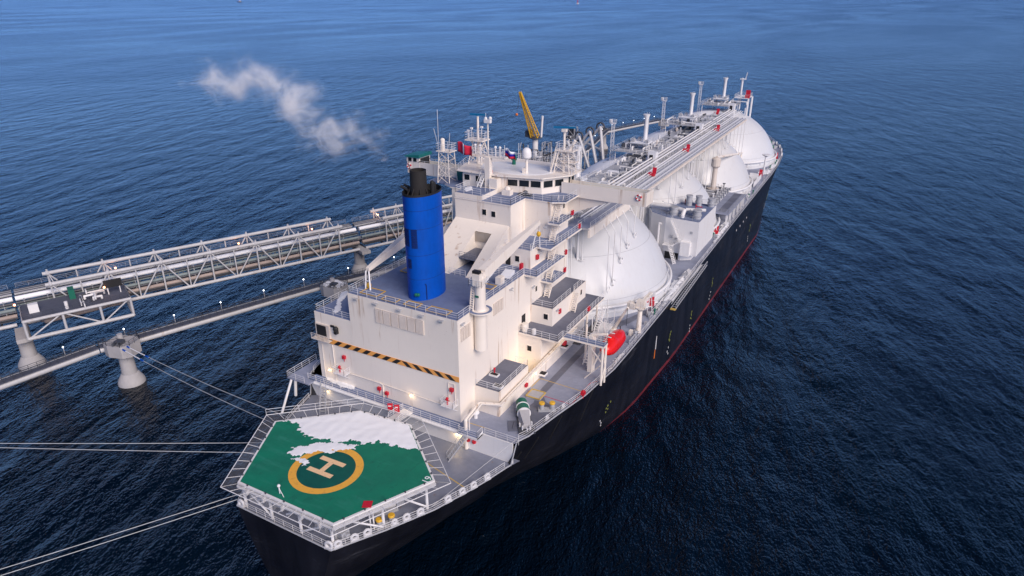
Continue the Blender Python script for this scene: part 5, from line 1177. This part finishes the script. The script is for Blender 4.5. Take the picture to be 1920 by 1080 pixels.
# piers and dolphins
PIER = [(2.65, -2), (2.65, .25), (2.5, .8), (1.62, 2.3), (1.5, 2.35), (1.35, 7.2)]
def pier(x, y, label, head, rz):
    r = thing('jetty_pier', label, 'pier', (x, y, 0), 'concrete piers of the jetty')
    MB().lathe(PIER, (x, y, 0), 28).build('pier_column', 'concrete', r, smooth=True)
    MB().cbox((x, y, 7.3), head, rz).build('pier_head', 'concrete', r)
RZ = atan2(Nn.y, Nn.x)
for t, l in ((-23.8, 'flared concrete pier under the left end of the equipment bay'), (57.5, 'concrete pier under the trestle joint just left of the funnel'), (112, 'concrete pier carrying the trestle near the loading platform')):
    p = T(t, -95.8 if t < 0 else -104, 0); pier(p.x, p.y, l, (7 if t < 0 else 11, 2.6, .9), RZ)
def dolphin(x, y, label, zt=9.6, rz=.3):
    r = thing('mooring_dolphin', label, 'dolphin', (x, y, 0), 'mooring dolphins along the jetty')
    MB().lathe(PIER[:-1]+[(1.3, zt-2.5)], (x, y, 0), 28).build('dolphin_column', 'concrete', r, smooth=True)
    q = [(x+cos(rz)*a-sin(rz)*b, y+sin(rz)*a+cos(rz)*b) for a, b in ((-2.9, -1.8), (-1.5, -2.5), (1.6, -2.5), (3.0, -1.4), (3.0, 1.4), (1.6, 2.5), (-1.5, 2.5), (-2.9, 1.8))]
    MB().prism(q, zt-2.6, zt).build('dolphin_cap', 'concrete', r)
    MB().cbox((x+.6, y-.8, zt+.35), (1.6, 1.4, .7), rz).tube((x+1.2, y-1.4, zt+.5), (x+2.0, y-2.0, zt+.7), .25, 8).tube((x+.6, y-1.8, zt+.5), (x+1.2, y-2.6, zt+.7), .25, 8).build('quick_release_hook', 'dark_steel', r)
    MB().tube((x-1, y+.4, zt), (x-1, y+.4, zt+1.2), .55, 12).build('capstan', 'concrete', r)
    MB().rail([(*a, zt) for a in q], 1.1, False, 1.6, r=.04).build('dolphin_railing', 'dark_steel', r)
    return r
DB = (-71.2, 24.4); DC = (-54.6, 68.6)
dolphin(*DB, 'mooring dolphin holding two blue-sleeved stern lines')
dolphin(*DC, 'snow-topped mooring dolphin beside the port corner of the casing', 9.2, .1)
snow([sq(DC[0]+.2, DC[1], 2.8, 2.0)], lambda x, y: 9.22, 'snow on the dolphin beside the casing', seed=21, thick=.3)
def walkway(pts, label, z=8.6, lamps=6, beam=True):
    r = thing('walkway_bridge', label, 'walkway', (pts[0][0], pts[0][1], 0), 'catwalk bridges between the dolphins')
    P = [Vector((x, y, z)) for x, y in pts]
    for a, b in zip(P, P[1:]):
        d = (b-a).normalized(); n_ = Vector((-d.y, d.x, 0))
        MB().tube(a-Vector((0, 0, .75)), b-Vector((0, 0, .75)), .62, 14).build('walkway_beam', 'jetty_white', r, smooth=True)
        v = [a-n_*.75, b-n_*.75, b+n_*.75, a+n_*.75]; v2 = [p+Vector((0, 0, .12)) for p in v]
        MB().add(v+v2, [(3,2,1,0),(4,5,6,7),(0,1,5,4),(1,2,6,5),(2,3,7,6),(3,0,4,7)]).build('walkway_deck', 'jetty_deck', r)
        for s_ in (-1, 1): MB().rail([a+n_*s_*.72+Vector((0, 0, .1)), b+n_*s_*.72+Vector((0, 0, .1))], 1.15, step=1.5, r=.045).build('walkway_railing', 'dark_steel', r)
        MB().tube(a+n_*.9+Vector((0, 0, .3)), b+n_*.9+Vector((0, 0, .3)), .1, 6).build('walkway_conduit', 'grey_steel', r)
    tot = sum((b-a).length for a, b in zip(P, P[1:])); acc = 0; k = 0
    for a, b in zip(P, P[1:]):
        L = (b-a).length; d = (b-a).normalized(); n_ = Vector((-d.y, d.x, 0))
        while k < lamps and (k+.5)*tot/lamps <= acc+L:
            p = a+d*((k+.5)*tot/lamps-acc)+n_*.8; MB().tube(p, p+Vector((0, 0, 2.2)), .07, 5).build('lamp_post', 'grey_steel', r); MB().ball(p+Vector((0, 0, 2.3)), .15, 8, 5).build('lamp', 'lamp_white', r); k += 1
        acc += L
    return r
walkway([(-83, -34), (-77.6, 5), (-75.2, 21.5)], 'catwalk bridge running off the left edge of the picture', 8.4, 5)
walkway([(-75.2, 21.9), (-72.8, 27), (-58.2, 69)], 'catwalk bridge linking the two dolphins behind the stern', 8.4, 5)
walkway([(-58.1, 69.3), (-46, 96), (-42, 118)], 'catwalk bridge leading behind the casing towards the platform', 8.4, 4)
# far walkway towards the bow dolphins
walkway([(-69, 283), (-55.4, 326)], 'distant catwalk bridge beyond the loading arms', 10.4, 5)
dolphin(-73, 288.5, 'distant dolphin where the far catwalk bridge begins', 10); dolphin(-53.5, 327, 'outermost dolphin at the far end of the distant catwalk', 10)
walkway([(-52, 196), (-69, 282.6)], 'catwalk bridge from the loading platform out to the bow dolphins', 10.4, 5)
# loading platform
lp = thing('loading_platform', 'grey loading platform of the jetty behind the domes', 'platform', (-48, 165, 0))
MB().box((-62, 132, 10.6), (-35, 196, 12)).build('platform_deck', 'concrete', lp)
for x in (-58, -48, -38):
    for y in (138, 152, 166, 180, 192): MB().lathe([(1.6, -2), (1.5, 3), (1.2, 4), (1.2, 10.6)], (x, y, 0), 14).build('platform_pile', 'concrete', lp)
MB().rail([(-35.3, 132, 12), (-35.3, 196, 12), (-61.8, 196, 12)], 1.1, step=2, r=.05).build('platform_railing', 'dark_steel', lp)
rr = random.Random(31)
for k in range(26):
    a = Vector((rr.uniform(-60, -42), rr.uniform(135, 190), rr.uniform(13.5, 21))); b = a+(Vector((0, rr.uniform(4, 12), 0)) if k % 2 else Vector((rr.uniform(3, 9), 0, 0)))
    MB().path([(a.x, a.y, 12), a, b, (b.x, b.y, 12)], rr.uniform(.15, .4), 7).build('platform_pipe', rr.choice(['grey_steel', 'dark_steel', 'white', 'grey_steel']), lp)
for x, y, h_ in ((-52, 178, 9), (-46, 186, 8), (-55, 150, 10)):
    m = MB(); lattice(m, (x, y, 12), 2.2, 2.2, h_, 3, .16); m.build('pipe_rack_frame', 'grey_steel', lp)
for k in range(7):
    y = 138+k*4.2; m = MB(); lattice(m, (-40.5-1.5*(k % 2), y, 12), 1.3, 1.1, 12+2.5*(k % 3), 4, .16); m.build('loader_frame', ('dark_steel', 'grey_steel')[k % 2], lp)
rr = random.Random(77)
for k in range(34):
    a = Vector((rr.uniform(-56, -38), rr.uniform(136, 178), rr.uniform(17, 27))); b = a+Vector((rr.uniform(-4, 5), rr.uniform(-3, 4), rr.uniform(-3, 4)))
    MB().path([(a.x, a.y, 12), a, b], rr.uniform(.1, .3), 6).build('platform_pipe', rr.choice(['grey_steel', 'dark_steel', 'dark_steel', 'white']), lp)
# gangway tower
gt = MB(); lattice(gt, (-45, 186, 12), 1.7, 1.5, 17.5, 6, .16); gt.box((-47, 184, 25.4), (-43, 188, 25.6)).rail([(*q, 25.6) for q in sq(-45, 186, 2)], 1.2, True, 1, .05)
r_ = thing('gangway_tower', 'grey lattice gangway tower rising behind the starboard radar tower', 'tower', (-45, 186, 12)); gt.build('tower_frame', 'grey_steel', r_)
for dx in (-.9, 0, .9): MB().box((-45+dx-.3, 185.4, 25.8), (-45+dx+.3, 186.6, 29.6)).build('gangway_cylinder', 'dark_steel', r_)
MB().tube((-44, 186, 26), (-30, 178, 24), .5, 8).build('gangway_arm', 'grey_steel', r_)
# loading arms
labs = ('white loading arm nearest the bridge, lowest of the row', 'second white loading arm from the bridge', 'third white loading arm from the bridge', 'outermost white loading arm, farthest from the bridge')
for k, y in enumerate((146, 152, 158, 164)):
    r = thing('marine_loader', labs[k], 'loading arm', (-36.5, y, 12), 'loading arms over the manifold'); up_ = Vector((-28.5+1.1*k, y, 33+k*.6)); b = Vector((-36.5, y, 22))
    MB().tube((-36.5, y, 12), b, .6, 10).build('riser', 'grey_light', r)
    MB().tube(b-(up_-b)*.25, up_, .5, 10).build('inboard_arm', 'grey_light', r)
    MB().cbox(b-(up_-b)*.28, (2.6, 2.2, 2.6)).build('counterweight', 'dark_steel', r)
    e = Vector((-20.5, 141.5+5*k, 23.2)); MB().tube(up_, e, .42, 10).build('outboard_arm', 'grey_light', r)
    MB().tube(up_+Vector((0, .9, .5)), e+Vector((.3, .8, 0)), .1, 5).tube(up_+Vector((0, -.9, .5)), e+Vector((.3, -.8, 0)), .1, 5).build('guide_cable', 'grey_steel', r)
    MB().ring(up_, 1.3, .3, 'Y', 16, 6).build('pantograph_sheave', 'dark_steel', r); MB().ball(up_+Vector((0, 0, 1.2)), .2).build('lamp', 'lamp_white', r)
    MB().path([e, e+Vector((0, 0, -1.6)), (e.x+1.6, e.y, 22.2)], .4, 8).build('coupler', 'grey_steel', r)
# yellow jib crane
yc_ = thing('jib_crane', 'yellow lattice jib crane standing on the loading platform', 'crane', (-50, 166.3, 12))
MB().tube((-50, 166.3, 12), (-50, 166.3, 28.4), 1.0, 14).build('crane_pedestal', 'white', yc_)
MB().lathe([(1.4, 0), (2.3, .3), (2.3, .6)], (-50, 166.3, 28.2), 16).box((-53.2, 164.8, 28.8), (-51.4, 167.5, 31)).build('slewing_platform', 'dark_steel', yc_)
MB().tube((-48.2, 167.3, 28.8), (-47.9, 167.5, 36), .35, 8).build('crane_gantry', 'white', yc_)
foot_ = Vector((-49.8, 165.8, 29)); tip_ = Vector((-51.9, 158.6, 44.6)); d = (tip_-foot_).normalized(); s1 = d.cross(Vector((0, 1, 0))).normalized(); s2 = d.cross(s1)
Q = lambda i, t: foot_.lerp(tip_, t)+(s1*(1, 1, -1, -1)[i]*1.0+s2*(1, -1, -1, 1)[i]*.7)*(1.25-1.0*t)
for i in range(4): MB().tube(Q(i, 0), Q(i, 1), .2, 6).build('jib_chord', 'yellow', yc_)
m = MB()
for k in range(10):
    for i in range(4): m.tube(Q(i, k/10), Q((i+1) % 4, (k+1)/10), .09, 4); m.tube(Q(i, k/10), Q((i+1) % 4, k/10), .08, 4)
m.build('jib_lacing', 'yellow', yc_)
MB().tube(tip_, (tip_.x-1.2, tip_.y, 37.5), .05, 4).build('hoist_wire', 'dark_steel', yc_); MB().ball((tip_.x-1.2, tip_.y, 37.3), .45).build('hook_block', 'orange', yc_)
# ================================================================== MOORING LINES
def rope(a, b, label, r=.042, sag=.6, sleeve=False):
    a, b = Vector(a), Vector(b); n = 14; pts = [a.lerp(b, i/n)-Vector((0, 0, sag*4*(i/n)*(1-i/n))) for i in range(n+1)]
    root = thing('mooring_line', label, 'rope', a, 'mooring lines at the stern')
    MB().path(pts, r, 6).build('line', 'rope', root)
    if sleeve:
        MB().path([pts[0], pts[1], pts[2]], .1, 6).build('chafe_sleeve', 'white', root)
        MB().path([pts[0].lerp(pts[1], .1), pts[0].lerp(pts[1], .4)], .17, 6).build('chafe_sleeve', 'blue', root)
        MB().path([pts[2], pts[2].lerp(pts[3], .3)], .16, 6).build('chafe_sleeve', 'blue', root)
hk = px(236, 648, 2, 10.4)
rope((hk.x, hk.y, 10.3), (-16.8, 17.6, 13.2), 'upper of two mooring lines from the blue-sleeved dolphin', sleeve=True)
rope((hk.x+.5, hk.y-1.2, 10.3), (-16.2, 15.2, 13.2), 'lower of two mooring lines from the blue-sleeved dolphin', sleeve=True)
def out(s, uv, z, k): s = Vector(s); p = px(*uv, 2, z); return s+(p-s)*k
def edgepoint(u0, v0, sl, z=13.15):      # where the photographed line meets the port hull edge
    for k in range(0, 400):
        u = 400+k; p = px(u, v0+sl*(u-u0), 2, z)
        if p.x >= -(interp(BD, max(.2, p.y))-.2) and p.y > -.5: return p
    return Vector((-8, .4, z))
s1_, s2_ = edgepoint(0, 830, -.0), edgepoint(0, 838, .0222)
e1 = out(s1_, (0, 830), 11.8, 1.45); e2 = out(s2_, (0, 838), 11.8, 1.45); e1.z = max(e1.z, 10.4); e2.z = max(e2.z, 10.4)
rope(s1_, e1, 'upper of two level mooring lines leaving the helideck leftwards', sag=.15); rope(s2_, e2, 'lower of two level mooring lines leaving the helideck leftwards', sag=.15)
dm = (e1+e2)/2; dolphin(dm.x-.6, dm.y+1.6, 'dolphin outside the left edge at the end of the level lines', dm.z-.5)
s3_, s4_ = edgepoint(0, 1066, -.3116), edgepoint(0, 1078, -.318)
e3 = out(s3_, (0, 1066), 11.6, 1.4); e4 = out(s4_, (0, 1078), 11.6, 1.4)
rope(s3_, e3, 'upper of two mooring lines slanting down at lower left', sag=.15); rope(s4_, e4, 'lower of two mooring lines slanting down at lower left', sag=.15)
dm = (e3+e4)/2; dolphin(dm.x-.6, dm.y+1.6, 'dolphin outside the lower left corner at the end of the slanting lines', dm.z-.5)
rope((14.8, 11.6, 13.3), (20.0, 26.2, 17), 'thin line stretched across the mooring deck to the bulkhead', .03, .05)
# ================================================================== FAR CRAFT
def boat(u, v, L, label, rz):
    p = px(u, v, 2, 0); r = thing('work_boat', label, 'boat', (p.x, p.y, 0)); M = Matrix.Rotation(rz, 3, 'Z')
    def bb(mb, name, mat): q = MB(); q.add([M @ (Vector(k)*L/30)+Vector((p.x, p.y, 0)) for k in mb.v], mb.f); q.build(name, mat, r)
    bb(MB().prism([(-15, -4), (9, -4.2), (15, 0), (9, 4.2), (-15, 4)], -1, lambda x, y: 3+(.15*max(0, x))), 'boat_hull', 'hull')
    bb(MB().box((0, -3, 3), (8, 3, 6.5)).box((2, -2.5, 6.5), (6.5, 2.5, 9)), 'boat_house', 'white'); bb(MB().box((-3, -1, 3), (-1, 1, 8)).tube((4, 0, 9), (4, 0, 16), .3), 'boat_mast', 'orange')
boat(449, 4, 34, 'tiny dark work boat near the horizon at upper left', .3)
bp_ = px(1083, 7, 2, 0); r = thing('channel_buoy', 'tiny pale buoy near the horizon above the domes', 'buoy', (bp_.x, bp_.y, 0))
MB().lathe([(9, -1), (9, 3), (3, 4)], bp_, 14).build('buoy_float', 'white', r); MB().tube(bp_, bp_+Vector((0, 0, 24)), 2.5, 8, 1.6).ball(bp_+Vector((0, 0, 24)), 5).build('buoy_mast', 'red', r)
# ================================================================== STEAM PLUME
SY = 112.0
CH = [((716, 298), 2.5), ((703, 282), 3.5), ((684, 252), 7), ((662, 252), 8), ((635, 254), 8), ((606, 256), 9), ((588, 224), 8), ((568, 200), 9), ((552, 188), 8), ((528, 158), 9), ((500, 148), 9.5), ((470, 140), 9), ((440, 156), 8), ((415, 160), 8), ((390, 145), 6.5), ((370, 142), 5)]
pts = [(px(u, v, 1, SY), r*.95) for (u, v), r in CH]
g = G('steam'); t = g.t; t.nodes.remove(g.b); g.pos(); acc = None
nz = g.n('ShaderNodeTexNoise'); nz.inputs['Scale'].default_value = .085; nz.inputs['Detail'].default_value = 5; nz.inputs['Roughness'].default_value = .62; g.l(g._p, nz.inputs['Vector'])
wob = g.n('ShaderNodeVectorMath', operation='SUBTRACT'); g.l(nz.outputs[1], wob.inputs[0]); wob.inputs[1].default_value = (.5, .5, .5)
w2 = g.n('ShaderNodeVectorMath', operation='SCALE'); g.l(wob.outputs[0], w2.inputs[0]); w2.inputs['Scale'].default_value = 22
wp_ = g.n('ShaderNodeVectorMath', operation='ADD'); g.l(g._p, wp_.inputs[0]); g.l(w2.outputs[0], wp_.inputs[1])
for c, r in pts:
    dn = g.n('ShaderNodeVectorMath', operation='DISTANCE'); g.l(wp_.outputs[0], dn.inputs[0]); dn.inputs[1].default_value = c
    f = g.ramp(dn.outputs['Value'], 0, r, 1., 0.)
    acc = f if acc is None else g.mul(acc, f, 'MAXIMUM')
n3 = g.noise(.13, 5, rough=.58, dist=.6); dens = g.mul(g.mul(acc, 1.0), g.ramp(n3, .40, .70))
dens = g.mul(g.mul(dens, dens), .62)
pv = g.n('ShaderNodeVolumePrincipled'); pv.inputs['Color'].default_value = (.97, .97, .98, 1); g.l(dens, pv.inputs['Density']); pv.inputs['Anisotropy'].default_value = -.3
g.l(pv.outputs[0], t.nodes['Material Output'].inputs['Volume'])
# closed slab around the plume: outline from the puffs, 30 m deep
m = MB(); top_, bot_ = [], []
us = [345+i*19.0 for i in range(21)]
for u in us:
    vs_ = [(v-sqrt(max(0, 1-((u-cu)/(r*7.6+10))**2))*(r*7.6+10), v+sqrt(max(0, 1-((u-cu)/(r*7.6+10))**2))*(r*7.6+10)) for (cu, v), r in CH if abs(u-cu) < r*7.6+10]
    if vs_: top_.append(px(u, min(a for a, b in vs_), 1, SY)); bot_.append(px(u, max(b for a, b in vs_)+6, 1, SY))
ring = [(p.x, p.z) for p in bot_]+[(p.x, p.z) for p in reversed(top_)]
n = len(ring); vs = [(x, SY-13, z) for x, z in ring]+[(x, SY+13, z) for x, z in ring]
fs = [tuple(range(n)), tuple(range(2*n-1, n-1, -1))]+[(i, n+i, n+(i+1) % n, (i+1) % n) for i in range(n)]
o = m.add(vs, fs).build('steam_plume', 'steam'); tag(o, 'white steam plume drifting over the sea beyond the trestle', 'steam', kind='stuff')
